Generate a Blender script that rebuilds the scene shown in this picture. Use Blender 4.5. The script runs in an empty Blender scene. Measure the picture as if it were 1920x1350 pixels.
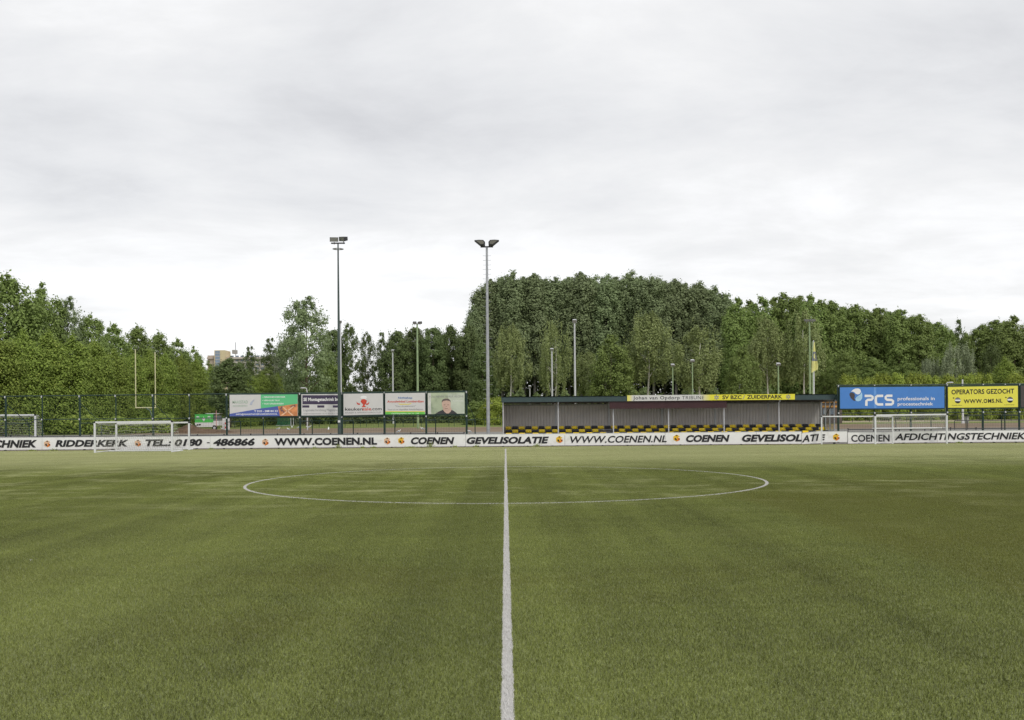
import bpy, bmesh, math, random
import numpy as np
from mathutils import Vector, Matrix

# ------------------------------------------------------------ camera, world, sun, exposure
SC = bpy.context.scene
C = SC.collection
R = math.radians
F, CX, CY, ROLL, H = 1780.0, 947.5, 780.0, R(0.47), 2.35
CR, SR = math.cos(ROLL), math.sin(ROLL)

cam_d = bpy.data.cameras.new('camera'); cam = bpy.data.objects.new('camera', cam_d); C.objects.link(cam)
cam_d.sensor_width = 36.0; cam_d.lens = F/1920*36.0
cam_d.shift_x = (960-CX)/1920; cam_d.shift_y = (CY-675)/1920
cam_d.clip_start = 0.1; cam_d.clip_end = 6000
_m = Matrix(((CR, SR, 0), (0, 0, -1), (-SR, CR, 0)))      # columns right, up, back in world
cam.matrix_world = Matrix.Translation((0, 0, H)) @ _m.to_4x4()
SC.camera = cam

SUN_EL, SUN_AZ = R(50), R(145)         # azimuth clockwise from +Y: sun high, behind the camera's right shoulder
world = bpy.data.worlds.new('World'); SC.world = world; world.use_nodes = True
nt = world.node_tree; nt.nodes.clear()
def N(tree, t, **kw):
    n = tree.nodes.new(t)
    for k, v in kw.items(): setattr(n, k, v)
    return n
def wlink(a, b): nt.links.new(a, b)
out = N(nt, 'ShaderNodeOutputWorld')
sky = N(nt, 'ShaderNodeTexSky', sky_type='NISHITA', sun_disc=False, sun_elevation=SUN_EL, sun_rotation=SUN_AZ)
bg1 = N(nt, 'ShaderNodeBackground'); bg1.inputs[1].default_value = 0.10
wlink(sky.outputs[0], bg1.inputs[0])
tc = N(nt, 'ShaderNodeTexCoord'); sep = N(nt, 'ShaderNodeSeparateXYZ'); wlink(tc.outputs['Generated'], sep.inputs[0])
def M_(op, a, b=None, clamp=False):
    n = N(nt, 'ShaderNodeMath', operation=op); n.use_clamp = clamp
    for i, v in enumerate((a, b)):
        if v is None: continue
        if isinstance(v, (int, float)): n.inputs[i].default_value = v
        else: wlink(v, n.inputs[i])
    return n.outputs[0]
zc = M_('MAXIMUM', sep.outputs[2], 0.0)
den = M_('ADD', zc, 0.16)
comb = N(nt, 'ShaderNodeCombineXYZ')
wlink(M_('DIVIDE', sep.outputs[0], den), comb.inputs[0]); wlink(M_('DIVIDE', sep.outputs[1], den), comb.inputs[1])
def cloud(scale, off, detail, rough):
    mp = N(nt, 'ShaderNodeMapping'); mp.inputs['Location'].default_value = off
    mp.inputs['Scale'].default_value = (0.75, 1.0, 1.0)
    wlink(comb.outputs[0], mp.inputs[0])
    n = N(nt, 'ShaderNodeTexNoise'); n.inputs['Scale'].default_value = scale
    n.inputs['Detail'].default_value = detail; n.inputs['Roughness'].default_value = rough
    n.inputs['Distortion'].default_value = 0.25
    wlink(mp.outputs[0], n.inputs['Vector']); return n.outputs[0]
c1 = cloud(0.62, (0.4, 5.2, 0), 4, 0.5); c2 = cloud(1.9, (7.3, 2.2, 4), 7, 0.6)
cs = M_('ADD', M_('MULTIPLY', c1, 0.60), M_('MULTIPLY', c2, 0.42))
# the cloud deck is thicker overhead and thins towards the horizon
hz = N(nt, 'ShaderNodeMapRange'); wlink(zc, hz.inputs[0])
for i, v in ((1, 0.12), (2, 0.30), (3, 0.0), (4, 1.0)): hz.inputs[i].default_value = v
hz.interpolation_type = 'SMOOTHSTEP'
thick = M_('ADD', M_('SUBTRACT', cs, 0.01), M_('MULTIPLY', M_('SUBTRACT', hz.outputs[0], 1.0), 0.115))
ramp = N(nt, 'ShaderNodeValToRGB'); wlink(thick, ramp.inputs[0])
cr = ramp.color_ramp; cr.elements[0].position = 0.33; cr.elements[0].color = (1.10, 1.10, 1.11, 1)
cr.elements[1].position = 0.66; cr.elements[1].color = (0.63, 0.635, 0.66, 1)
for p_, c_ in ((0.42, (0.95, 0.95, 0.955, 1)), (0.50, (0.85, 0.855, 0.87, 1)), (0.57, (0.75, 0.755, 0.775, 1))):
    e = cr.elements.new(p_); e.color = c_
bg2 = N(nt, 'ShaderNodeBackground'); bg2.inputs[1].default_value = 1.0; wlink(ramp.outputs[0], bg2.inputs[0])
mix = N(nt, 'ShaderNodeMixShader'); mix.inputs[0].default_value = 0.93
wlink(bg1.outputs[0], mix.inputs[1]); wlink(bg2.outputs[0], mix.inputs[2]); wlink(mix.outputs[0], out.inputs[0])

sd = bpy.data.lights.new('sun', 'SUN'); sd.energy = 1.5; sd.angle = R(12); sd.color = (1.0, 0.95, 0.86)
sun = bpy.data.objects.new('sun', sd); C.objects.link(sun)
sdir = Vector((math.sin(SUN_AZ)*math.cos(SUN_EL), math.cos(SUN_AZ)*math.cos(SUN_EL), math.sin(SUN_EL)))
sun.rotation_euler = sdir.to_track_quat('Z', 'Y').to_euler(); sun.location = (0, 0, 60)
vs = SC.view_settings; vs.view_transform = 'Standard'; vs.look = 'None'; vs.exposure = 0.0; vs.gamma = 1.0
vs.use_curve_mapping = False
SC.render.engine = 'CYCLES'
SC.cycles.max_bounces = 6; SC.cycles.transparent_max_bounces = 8; SC.cycles.use_denoising = True; SC.cycles.denoiser = 'OPENIMAGEDENOISE'; SC.cycles.denoising_input_passes = 'RGB_ALBEDO_NORMAL'; SC.cycles.denoising_prefilter = 'NONE'

# ------------------------------------------------------------ helpers
def P(px, py, Y):
    """world x, z of photo pixel (px, py) at distance Y"""
    u = (px-CX)/F*Y; v = (CY-py)/F*Y
    return u*CR + v*SR, H - u*SR + v*CR
def ground(Y):
    pts = ((-60, 0), (79, 0), (95, .45), (110, .65), (140, 1.0), (165, 1.15), (260, 1.3), (9000, 1.3))
    for (a, za), (b, zb) in zip(pts, pts[1:]):
        if Y <= b: return za + (zb-za)*max(0, (Y-a))/(b-a)
    return 1.3

MATS = {}
def mat(name, col, rough=0.6, metal=0.0, noise=0.12, nscale=3.0, stain=None, spec=0.4, bump=0.0):
    """painted / metal / plastic surface with slight uneven colour and optional stains"""
    if name in MATS: return MATS[name]
    m = bpy.data.materials.new(name); m.use_nodes = True; t = m.node_tree
    b = t.nodes['Principled BSDF']; b.inputs['Roughness'].default_value = rough
    b.inputs['Metallic'].default_value = metal; b.inputs['Specular IOR Level'].default_value = spec
    g = N(t, 'ShaderNodeTexCoord'); n = N(t, 'ShaderNodeTexNoise')
    n.inputs['Scale'].default_value = nscale; n.inputs['Detail'].default_value = 6
    t.links.new(g.outputs['Object'], n.inputs['Vector'])
    r = N(t, 'ShaderNodeValToRGB'); t.links.new(n.outputs[0], r.inputs[0])
    r.color_ramp.elements[0].position = 0.3; r.color_ramp.elements[1].position = 0.7
    lo = stain if stain else tuple(c*(1-noise) for c in col)
    r.color_ramp.elements[0].color = (*lo, 1); r.color_ramp.elements[1].color = (*[min(1, c*(1+noise)) for c in col], 1)
    if stain:
        e = r.color_ramp.elements.new(0.42); e.color = (*col, 1)
    t.links.new(r.outputs[0], b.inputs['Base Color'])
    if bump:
        bp = N(t, 'ShaderNodeBump'); bp.inputs['Strength'].default_value = bump; bp.inputs['Distance'].default_value = 0.02
        t.links.new(n.outputs[0], bp.inputs['Height']); t.links.new(bp.outputs[0], b.inputs['Normal'])
    MATS[name] = m; return m

class MB:
    """collects shapes and links them as one mesh object"""
    def __init__(s): s.v = []; s.f = []; s.smooth = False
    def add(s, vs, fs):
        o = len(s.v); s.v += [tuple(v) for v in vs]; s.f += [tuple(i+o for i in f) for f in fs]; return s
    def box(s, x0, x1, y0, y1, z0, z1):
        return s.add([(x, y, z) for z in (z0, z1) for y in (y0, y1) for x in (x0, x1)],
                     [(0, 2, 3, 1), (4, 5, 7, 6), (0, 1, 5, 4), (2, 6, 7, 3), (0, 4, 6, 2), (1, 3, 7, 5)])
    def tube(s, pts, rad, n=8, cap=True):
        pts = [Vector(p) for p in pts]
        if not isinstance(rad, (list, tuple)): rad = [rad]*len(pts)
        rings = []
        for i, p in enumerate(pts):
            d = (pts[min(i+1, len(pts)-1)] - pts[max(i-1, 0)]).normalized()
            a = d.cross(Vector((0, 1, 0)) if abs(d.y) < .9 else Vector((1, 0, 0))).normalized(); b = d.cross(a)
            rings.append([p + (a*math.cos(2*math.pi*k/n) + b*math.sin(2*math.pi*k/n))*rad[i] for k in range(n)])
        vs = [v for r in rings for v in r]; fs = []
        for i in range(len(pts)-1):
            for k in range(n):
                k2 = (k+1) % n; fs.append((i*n+k, i*n+k2, (i+1)*n+k2, (i+1)*n+k))
        if cap: fs += [tuple(range(n))[::-1], tuple(range((len(pts)-1)*n, len(pts)*n))]
        return s.add(vs, fs)
    def prism(s, poly, y0, y1):
        """polygon in x,z given thickness along y"""
        n = len(poly)
        return s.add([(x, y0, z) for x, z in poly]+[(x, y1, z) for x, z in poly],
                     [tuple(range(n))[::-1], tuple(range(n, 2*n))]+[(i, (i+1) % n, n+(i+1) % n, n+i) for i in range(n)])
    def lathe(s, prof, n=16, org=(0, 0, 0), axis='z'):
        vs = []; fs = []
        for (r, h) in prof:
            for k in range(n):
                a = 2*math.pi*k/n; c, d = r*math.cos(a), r*math.sin(a)
                p = (c, d, h) if axis == 'z' else ((h, c, d) if axis == 'x' else (c, h, d))
                vs.append((p[0]+org[0], p[1]+org[1], p[2]+org[2]))
        for i in range(len(prof)-1):
            for k in range(n):
                k2 = (k+1) % n; fs.append((i*n+k, i*n+k2, (i+1)*n+k2, (i+1)*n+k))
        return s.add(vs, fs)
    def ellipsoid(s, c, r, n=12, m=8):
        prof = [(math.sin(math.pi*j/m)*1.0, -math.cos(math.pi*j/m)) for j in range(m+1)]
        o = len(s.v); s.lathe(prof, n)
        for i in range(o, len(s.v)):
            x, y, z = s.v[i]; s.v[i] = (c[0]+x*r[0], c[1]+y*r[1], c[2]+z*r[2])
        return s
    def xf(s, M):
        s.v = [tuple(M @ Vector(v)) for v in s.v]; return s
    def mesh(s, name, m, smooth=False):
        me = bpy.data.meshes.new(name); me.from_pydata(s.v, [], s.f); me.update()
        if m: me.materials.append(m)
        if smooth: me.polygons.foreach_set('use_smooth', [True]*len(me.polygons))
        return me
    def build(s, name, m, parent=None, smooth=False):
        o = bpy.data.objects.new(name, s.mesh(name, m, smooth)); C.objects.link(o)
        if parent:
            o.parent = parent; o.matrix_parent_inverse = Matrix.Translation(parent.location).inverted() if parent.type == 'EMPTY' else Matrix()
        return o
def tag(o, label=None, cat=None, group=None, kind=None):
    if label: o['label'] = label
    if cat: o['category'] = cat
    if group: o['group'] = group
    if kind: o['kind'] = kind
    return o
def empty(name, loc, label, cat, group=None):
    o = bpy.data.objects.new(name, None); C.objects.link(o); o.location = loc
    o.empty_display_size = 0.3
    return tag(o, label, cat, group)
def bake(o):
    """rewrite world-space child meshes of an empty into its own space so that copies can be moved"""
    for c in o.children:
        c.data.transform(Matrix.Translation(-o.location)); c.matrix_parent_inverse = Matrix()
        for g in c.children:
            g.data.transform(Matrix.Translation(-o.location)); g.matrix_parent_inverse = Matrix()
    return o
def dup(root, loc, rz=0.0, sc=(1, 1, 1), label=None, group=None):
    r = root.copy(); C.objects.link(r); r.location = loc; r.rotation_euler = (0, 0, rz); r.scale = sc
    if label: r['label'] = label
    if group: r['group'] = group
    for ch in root.children:
        c = ch.copy(); C.objects.link(c); c.parent = r
        for g in ch.children:
            d = g.copy(); C.objects.link(d); d.parent = c
    return r
def struct(o): o['kind'] = 'structure'; return o

WK = -9.0
def text_verts(s, off=0.0, shear=0.0, spacing=1.0):
    s = s.replace('W', 'VV')
    cu = bpy.data.curves.new('t', 'FONT'); cu.body = s; cu.size = 1.0; cu.offset = off; cu.shear = shear
    cu.space_character = spacing; cu.resolution_u = 3
    if 'VV' in s:                                   # a W set as two touching Vs
        k = 0
        while k < len(s)-1:
            if s[k:k+2] == 'VV': cu.body_format[k].kerning = WK; cu.body_format[k+1].kerning = 2.5; k += 2
            else: k += 1
    o = bpy.data.objects.new('t', cu); C.objects.link(o)
    dg = bpy.context.evaluated_depsgraph_get(); me = bpy.data.meshes.new_from_object(o.evaluated_get(dg))
    v = [tuple(x.co) for x in me.vertices]; f = [tuple(p.vertices) for p in me.polygons]
    bpy.data.objects.remove(o); bpy.data.curves.remove(cu); bpy.data.meshes.remove(me)
    return v, f
_cap = {}
def cap_h(off):
    if off not in _cap:
        v, _ = text_verts('H', off); _cap[off] = (min(p[1] for p in v), max(p[1] for p in v))
    return _cap[off]
def lettering(s, x0, x1, zb, zt, y, off=0.0, shear=0.0, spacing=1.0, mb=None):
    """text with its capitals between zb and zt, stretched from x0 to x1, facing -Y"""
    v, f = text_verts(s, off, shear, spacing); c0, c1 = cap_h(off)
    a = min(p[0] for p in v); b = max(p[0] for p in v)
    k = (zt-zb)/(c1-c0); kx = (x1-x0)/(b-a)
    mb = mb or MB(); mb.add([(x0+(p[0]-a)*kx, y, zb+(p[1]-c0)*k) for p in v], f); return mb
def clip_x(me, lo, hi):
    bm = bmesh.new(); bm.from_mesh(me)
    for x, nx in ((lo, -1), (hi, 1)):
        g = bm.verts[:]+bm.edges[:]+bm.faces[:]
        bmesh.ops.bisect_plane(bm, geom=g, plane_co=(x, 0, 0), plane_no=(nx, 0, 0), clear_outer=True)
    n = len(bm.faces); bm.to_mesh(me); bm.free(); return n
# ------------------------------------------------------------ ground sheets
PITCH_Y = 34.5; RING = 9.15
def terrain(name, x0, x1, ys, dz, m, nx=2):
    mb = MB(); xs = [x0+(x1-x0)*i/(nx-1) for i in range(nx)]
    vs = [(x, y, ground(y)+dz) for y in ys for x in xs]
    fs = [(j*nx+i, j*nx+i+1, (j+1)*nx+i+1, (j+1)*nx+i) for j in range(len(ys)-1) for i in range(nx-1)]
    return struct(mb.add(vs, fs).build(name, m))
def yrange(a, b, st):
    ys = [a]
    for k in (79, 95, 110, 140, 165, 260):
        if a < k < b: ys.append(k)
    ys.append(b); return sorted(ys)

def soil_mat(name, cols, scale, rough=0.9, bump=0.3, sx=1.0):
    m = bpy.data.materials.new(name); m.use_nodes = True; t = m.node_tree; b = t.nodes['Principled BSDF']
    b.inputs['Roughness'].default_value = rough; b.inputs['Specular IOR Level'].default_value = 0.2
    g = N(t, 'ShaderNodeTexCoord'); mp = N(t, 'ShaderNodeMapping'); mp.inputs['Scale'].default_value = (sx, 1, 1)
    t.links.new(g.outputs['Object'], mp.inputs[0])
    n = N(t, 'ShaderNodeTexNoise'); n.inputs['Scale'].default_value = scale; n.inputs['Detail'].default_value = 10
    n.inputs['Roughness'].default_value = 0.65; t.links.new(mp.outputs[0], n.inputs['Vector'])
    r = N(t, 'ShaderNodeValToRGB'); t.links.new(n.outputs[0], r.inputs[0])
    els = r.color_ramp.elements; els[0].position = 0.3; els[1].position = 0.7
    els[0].color = (*cols[0], 1); els[1].color = (*cols[-1], 1)
    for i, c in enumerate(cols[1:-1]):
        e = els.new(0.3+0.4*(i+1)/(len(cols)-1)); e.color = (*c, 1)
    t.links.new(r.outputs[0], b.inputs['Base Color'])
    bp = N(t, 'ShaderNodeBump'); bp.inputs['Strength'].default_value = bump; bp.inputs['Distance'].default_value = 0.05
    t.links.new(n.outputs[0], bp.inputs['Height']); t.links.new(bp.outputs[0], b.inputs['Normal'])
    return m
G_ROUGH = soil_mat('rough_ground', [(.05, .07, .02), (.09, .11, .035), (.12, .12, .05)], 0.4)
G_CINDER = soil_mat('cinder', [(.15, .11, .075), (.215, .16, .11), (.26, .20, .145)], 0.5, sx=0.3)
G_PATH = soil_mat('paving', [(.16, .155, .14), (.22, .215, .20), (.26, .25, .23)], 0.8)
G_FIELD = soil_mat('field_grass', [(.10, .14, .03), (.16, .20, .05), (.24, .24, .08)], 0.25, sx=0.4)
G_SAND = soil_mat('pale_sand', [(.34, .30, .20), (.45, .40, .28)], 0.5)
G_SOIL_SHADE = soil_mat('dug_soil_and_shade', [(.07, .045, .03), (.13, .085, .055), (.18, .12, .08)], 1.5, bump=0.8)

terrain('ground', -2500, 2500, [-60, 60, 79, 95, 110, 140, 165, 260, 3000], -0.03, G_ROUGH)
terrain('board_shade_strip', -75, 75, [71.4, 73.2], 0.004, G_SOIL_SHADE)  # dark soil colour paints in the contact shade under the boards
terrain('path', -75, 75, yrange(73.2, 106, 5), 0.004, G_PATH)
terrain('cinder_field', -43, 110, yrange(106, 129, 5), 0.004, G_CINDER)
terrain('grass_field', -75, 24, yrange(129, 176, 5), 0.004, G_FIELD)
terrain('grass_verge', 24, 110, yrange(129, 139, 5), 0.004, G_FIELD)
terrain('sand_strip', 24, 110, yrange(139, 172, 5), 0.004, G_SAND)

# ---- artificial turf: one colour recipe in world metres for the backing and the fibres
def turf_group():
    g = bpy.data.node_groups.new('turf_colour', 'ShaderNodeTree')
    g.interface.new_socket('Color', in_out='OUTPUT', socket_type='NodeSocketColor')
    g.interface.new_socket('Line', in_out='OUTPUT', socket_type='NodeSocketFloat')
    L = g.links.new; o = N(g, 'NodeGroupOutput'); geo = N(g, 'ShaderNodeNewGeometry')
    sp = N(g, 'ShaderNodeSeparateXYZ'); L(geo.outputs['Position'], sp.inputs[0])
    def mth(op, a, b=None):
        n = N(g, 'ShaderNodeMath', operation=op)
        for i, v in enumerate((a, b)):
            if v is None: continue
            if isinstance(v, (int, float)): n.inputs[i].default_value = v
            else: L(v, n.inputs[i])
        return n.outputs[0]
    def noise(sx, sy, scale, det, rough=0.55, seed=0.0):
        mp = N(g, 'ShaderNodeMapping'); mp.inputs['Scale'].default_value = (sx, sy, 0.0)
        mp.inputs['Location'].default_value = (seed, seed*1.7, 0)
        L(geo.outputs['Position'], mp.inputs[0]); n = N(g, 'ShaderNodeTexNoise')
        n.inputs['Scale'].default_value = scale; n.inputs['Detail'].default_value = det; n.inputs['Roughness'].default_value = rough
        L(mp.outputs[0], n.inputs['Vector']); return n.outputs[0]
    def rng(v, a, b, c, d):
        n = N(g, 'ShaderNodeMapRange'); L(v, n.inputs[0])
        for i, x in enumerate((a, b, c, d)): n.inputs[i+1].default_value = x
        return n.outputs[0]
    def mixc(f, a, b):
        n = N(g, 'ShaderNodeMix', data_type='RGBA'); 
        if isinstance(f, (int, float)): n.inputs[0].default_value = f
        else: L(f, n.inputs[0])
        for i, v in ((6, a), (7, b)):
            if isinstance(v, tuple): n.inputs[i].default_value = (*v, 1)
            else: L(v, n.inputs[i])
        return n.outputs[2]
    col = mixc(rng(noise(1, 1, 26, 4, 0.8), .36, .64, 0, 1), TURF_A, TURF_B)
    tuft = rng(noise(1, .8, 44, 2, 0.7, 13.0), .38, .62, -.44, .44)
    # brushing tracks along and across the pitch, worn pale streaks, browner infill patches
    tr = rng(noise(0.55, 0.018, 1.0, 3, 0.5, 5.0), .35, .65, -0.12, 0.12)
    trb = rng(noise(1.3, 0.012, 1.0, 2, 0.6, 77.0), .38, .62, -0.07, 0.07); tuft = mth('ADD', tuft, trb)
    tr2 = rng(noise(0.035, 0.30, 1.0, 4, 0.6, 9.0), .35, .65, -0.07, 0.07)
    tr3 = rng(noise(0.09, 0.09, 1.0, 5, 0.6, 21.0), .35, .65, -0.07, 0.07)
    sm = rng(noise(1.0, 1.0, 1.6, 5, 0.6, 2.0), .35, .65, -0.08, 0.08)
    f = mth('ADD', mth('ADD', mth('ADD', tr, tr2), mth('ADD', mth('ADD', tr3, sm), tuft)), 1.0)
    hs = N(g, 'ShaderNodeHueSaturation'); L(col, hs.inputs['Color']); L(f, hs.inputs['Value']); col = hs.outputs[0]
    br = rng(noise(0.06, 0.10, 1.0, 6, 0.65, 33.0), .54, .68, 0, 0.35)
    col = mixc(br, col, TURF_BROWN)
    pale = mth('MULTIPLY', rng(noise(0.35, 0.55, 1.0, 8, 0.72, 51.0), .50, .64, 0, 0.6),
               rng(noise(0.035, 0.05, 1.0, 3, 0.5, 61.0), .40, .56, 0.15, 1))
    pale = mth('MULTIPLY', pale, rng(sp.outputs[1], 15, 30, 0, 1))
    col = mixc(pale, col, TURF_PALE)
    # lanes brushed the other way
    def lane(a, b, w, y1):
        xx = mth('ADD', sp.outputs[0], mth('MULTIPLY', noise(0.2, 0.12, 1.0, 4, 0.6, 41.0), 1.2))
        return mth('MULTIPLY', mth('MULTIPLY', rng(xx, a-w, a+w, 0, 1), rng(xx, b-w, b+w, 1, 0)), rng(sp.outputs[1], y1-4, y1+2, 1, 0))
    col = mixc(mth('MULTIPLY', lane(7.2, 17.5, .25, 31), .42), col, (.150, .150, .030))
    col = mixc(mth('MULTIPLY', lane(-.75, .55, .12, 40), .22), col, (.085, .105, .025))
    col = mixc(mth('MULTIPLY', lane(-9.5, -3.6, .5, 26), .14), col, (.30, .33, .12))
    # far side painted paler for grazing-view brightening of the fibres, in ragged drifts
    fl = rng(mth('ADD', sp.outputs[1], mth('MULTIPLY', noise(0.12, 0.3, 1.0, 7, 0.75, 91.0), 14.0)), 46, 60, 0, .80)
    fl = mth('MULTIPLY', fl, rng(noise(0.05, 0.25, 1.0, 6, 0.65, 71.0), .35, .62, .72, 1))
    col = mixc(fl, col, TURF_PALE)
    # stray white flecks of litter
    vo = N(g, 'ShaderNodeTexVoronoi'); vo.inputs['Scale'].default_value = 0.9; L(geo.outputs['Position'], vo.inputs['Vector'])
    vs_ = N(g, 'ShaderNodeSeparateColor'); L(vo.outputs['Color'], vs_.inputs[0])
    col = mixc(mth('MULTIPLY', mth('LESS_THAN', vo.outputs['Distance'], .022), mth('GREATER_THAN', vs_.outputs[0], .86)), col, (.6, .6, .56))
    # lines: halfway, centre circle, centre mark, touchlines; ragged edges
    rag = rng(noise(1, 1, 70, 2, 0.6, 3.0), .3, .7, -0.012, 0.012)
    wob = rng(noise(0.01, 1.0, 1.1, 3, 0.6, 15.0), .3, .7, -.007, .007)
    ax = mth('ADD', mth('ABSOLUTE', mth('ADD', sp.outputs[0], wob)), rag)
    inside = mth('MULTIPLY', mth('LESS_THAN', sp.outputs[1], 67.6), mth('GREATER_THAN', sp.outputs[1], 1.4))
    half = mth('MULTIPLY', mth('LESS_THAN', ax, 0.052), inside)
    dy = mth('SUBTRACT', sp.outputs[1], PITCH_Y)
    rr = mth('SQRT', mth('ADD', mth('POWER', sp.outputs[0], 2.0), mth('POWER', dy, 2.0)))
    ring = mth('LESS_THAN', mth('ADD', mth('ABSOLUTE', mth('SUBTRACT', rr, RING)), rag), 0.052)
    spot = mth('LESS_THAN', rr, 0.12)
    tl = mth('LESS_THAN', mth('ABSOLUTE', mth('SUBTRACT', sp.outputs[1], 67.5)), 0.05)
    tl2 = mth('LESS_THAN', mth('ABSOLUTE', mth('SUBTRACT', sp.outputs[1], 1.5)), 0.05)
    ln = mth('MAXIMUM', mth('MAXIMUM', half, ring), mth('MAXIMUM', spot, mth('MAXIMUM', tl, tl2)))
    L(ln, o.inputs[1])
    wear = rng(noise(1, 1, 12, 4, 0.7, 8.0), .3, .7, 0, 0.35)
    wcol = mixc(wear, (.66, .65, .64), (.50, .49, .45))
    L(mixc(ln, col, wcol), o.inputs[0]); return g
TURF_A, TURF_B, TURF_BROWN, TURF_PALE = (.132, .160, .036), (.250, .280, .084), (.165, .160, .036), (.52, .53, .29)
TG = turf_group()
def turf_mat(name, dark, sheen):
    m = bpy.data.materials.new(name); m.use_nodes = True; t = m.node_tree; b = t.nodes['Principled BSDF']
    g = N(t, 'ShaderNodeGroup'); g.node_tree = TG
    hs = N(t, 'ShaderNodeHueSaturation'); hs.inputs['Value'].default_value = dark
    t.links.new(g.outputs[0], hs.inputs['Color']); t.links.new(hs.outputs[0], b.inputs['Base Color'])
    b.inputs['Roughness'].default_value = 0.55; b.inputs['Specular IOR Level'].default_value = 0.22
    b.inputs['Sheen Weight'].default_value = sheen; b.inputs['Sheen Roughness'].default_value = 0.5
    return m, t, b
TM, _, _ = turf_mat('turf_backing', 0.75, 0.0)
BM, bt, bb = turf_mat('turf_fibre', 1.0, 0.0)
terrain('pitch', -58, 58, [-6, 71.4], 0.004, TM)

def fibres(n, w, h, lean, seed):
    """one square metre of upright plastic grass fibres"""
    r = np.random.default_rng(seed); p = r.uniform(-.5, .5, (n, 2)); a = r.uniform(0, 2*np.pi, n)
    hh = h*r.uniform(.65, 1.15, n); la = r.uniform(0, 2*np.pi, n); lm = lean*r.uniform(.1, 1, n)*hh
    dx, dy = np.cos(a)*w/2, np.sin(a)*w/2; lx, ly = np.cos(la)*lm, np.sin(la)*lm
    z0 = np.zeros(n)
    v = np.stack([np.stack([p[:, 0]-dx, p[:, 1]-dy, z0], 1), np.stack([p[:, 0]+dx, p[:, 1]+dy, z0], 1),
                  np.stack([p[:, 0]+dx*.5+lx, p[:, 1]+dy*.5+ly, hh], 1), np.stack([p[:, 0]-dx*.5+lx, p[:, 1]-dy*.5+ly, hh], 1)], 1).reshape(-1, 3)
    return quads_mesh('turf_fibres', v, BM)
def quads_mesh(name, v, m, extra=None):
    me = bpy.data.meshes.new(name); nv = len(v); nf = nv//4
    me.vertices.add(nv); me.vertices.foreach_set('co', np.asarray(v, dtype=np.float32).ravel())
    me.loops.add(nv); me.loops.foreach_set('vertex_index', np.arange(nv, dtype=np.int32))
    me.polygons.add(nf); me.polygons.foreach_set('loop_start', np.arange(0, nv, 4, dtype=np.int32))
    me.update(calc_edges=True); me.materials.append(m); return me
def spread(name, me, x0, x1, y0, y1, label_kind):
    """geometry nodes: the mesh repeated on a one metre grid with quarter turns"""
    o = bpy.data.objects.new(name, me); C.objects.link(o)
    ng = bpy.data.node_groups.new(name, 'GeometryNodeTree')
    ng.interface.new_socket('Geometry', in_out='INPUT', socket_type='NodeSocketGeometry')
    ng.interface.new_socket('Geometry', in_out='OUTPUT', socket_type='NodeSocketGeometry')
    L = ng.links.new; gi = N(ng, 'NodeGroupInput'); go = N(ng, 'NodeGroupOutput')
    gr = N(ng, 'GeometryNodeMeshGrid'); nx, ny = int(x1-x0), int(y1-y0)
    gr.inputs[0].default_value = nx; gr.inputs[1].default_value = ny
    gr.inputs[2].default_value = nx+1; gr.inputs[3].default_value = ny+1
    st = N(ng, 'GeometryNodeTransform'); st.inputs['Translation'].default_value = ((x0+x1)/2, (y0+y1)/2, 0.004)
    L(gr.outputs[0], st.inputs[0]); ip = N(ng, 'GeometryNodeInstanceOnPoints'); L(st.outputs[0], ip.inputs[0])
    L(gi.outputs[0], ip.inputs['Instance'])
    rv = N(ng, 'FunctionNodeRandomValue', data_type='INT'); rv.inputs['Min'].default_value = 0; rv.inputs['Max'].default_value = 3
    mu = N(ng, 'ShaderNodeMath', operation='MULTIPLY'); mu.inputs[1].default_value = math.pi/2
    L(rv.outputs[2], mu.inputs[0]); cb = N(ng, 'ShaderNodeCombineXYZ'); L(mu.outputs[0], cb.inputs[2])
    L(cb.outputs[0], ip.inputs['Rotation']); L(ip.outputs[0], go.inputs[0])
    md = o.modifiers.new('spread', 'NODES'); md.node_group = ng
    tag(o, kind='stuff'); o['label'] = label_kind; o['category'] = 'turf'; return o
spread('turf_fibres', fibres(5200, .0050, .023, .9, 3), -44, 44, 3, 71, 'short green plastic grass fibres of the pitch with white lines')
# ------------------------------------------------------------ materials of built things
WHITE = mat('white_board', (.86, .86, .86), .35, noise=.03, nscale=2.3, stain=(.78, .775, .755))
INK = mat('black_print', (.018, .018, .022), .5)
GALV = mat('galvanised_steel', (.42, .43, .45), .45, .6, noise=.15, nscale=4)
GALV_L = mat('light_grey_paint', (.55, .56, .58), .45, noise=.08)
POST_W = mat('white_aluminium', (.72, .73, .75), .35, noise=.06)
GREEN_D = mat('dark_green_paint', (.018, .045, .035), .5, noise=.2)
GREEN_G = mat('grey_green_paint', (.10, .15, .12), .5, noise=.15)
GREEN_L = mat('pale_green_paint', (.28, .38, .20), .5, noise=.12)
NETM = mat('net_cord', (.55, .55, .52), .8)
DARKM = mat('dark_metal', (.035, .036, .04), .5)
GLASSY = mat('lamp_glass', (.20, .20, .18), .15, spec=.8)
def lerp(tab, x):
    for (a, ya), (b, yb) in zip(tab, tab[1:]):
        if x <= b: return ya+(yb-ya)*(x-a)/(b-a)
    return tab[-1][1]+(x-tab[-1][0])*(-.0075)
TOPY = ((-300, 823.1), (0, 820.6), (200, 820.0), (380, 818.3), (550, 816.6), (740, 815.2), (930, 814.6), (1150, 812.6), (1340, 810.6), (1503, 809.5))
BOTY = ((-300, 846), (0, 843.6), (200, 841.3), (380, 840.2), (550, 839.2), (740, 837.4), (930, 836.2), (1150, 834.1), (1340, 832.6), (1503, 831.9))
YB = 72.0
BLACK2 = INK
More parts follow.
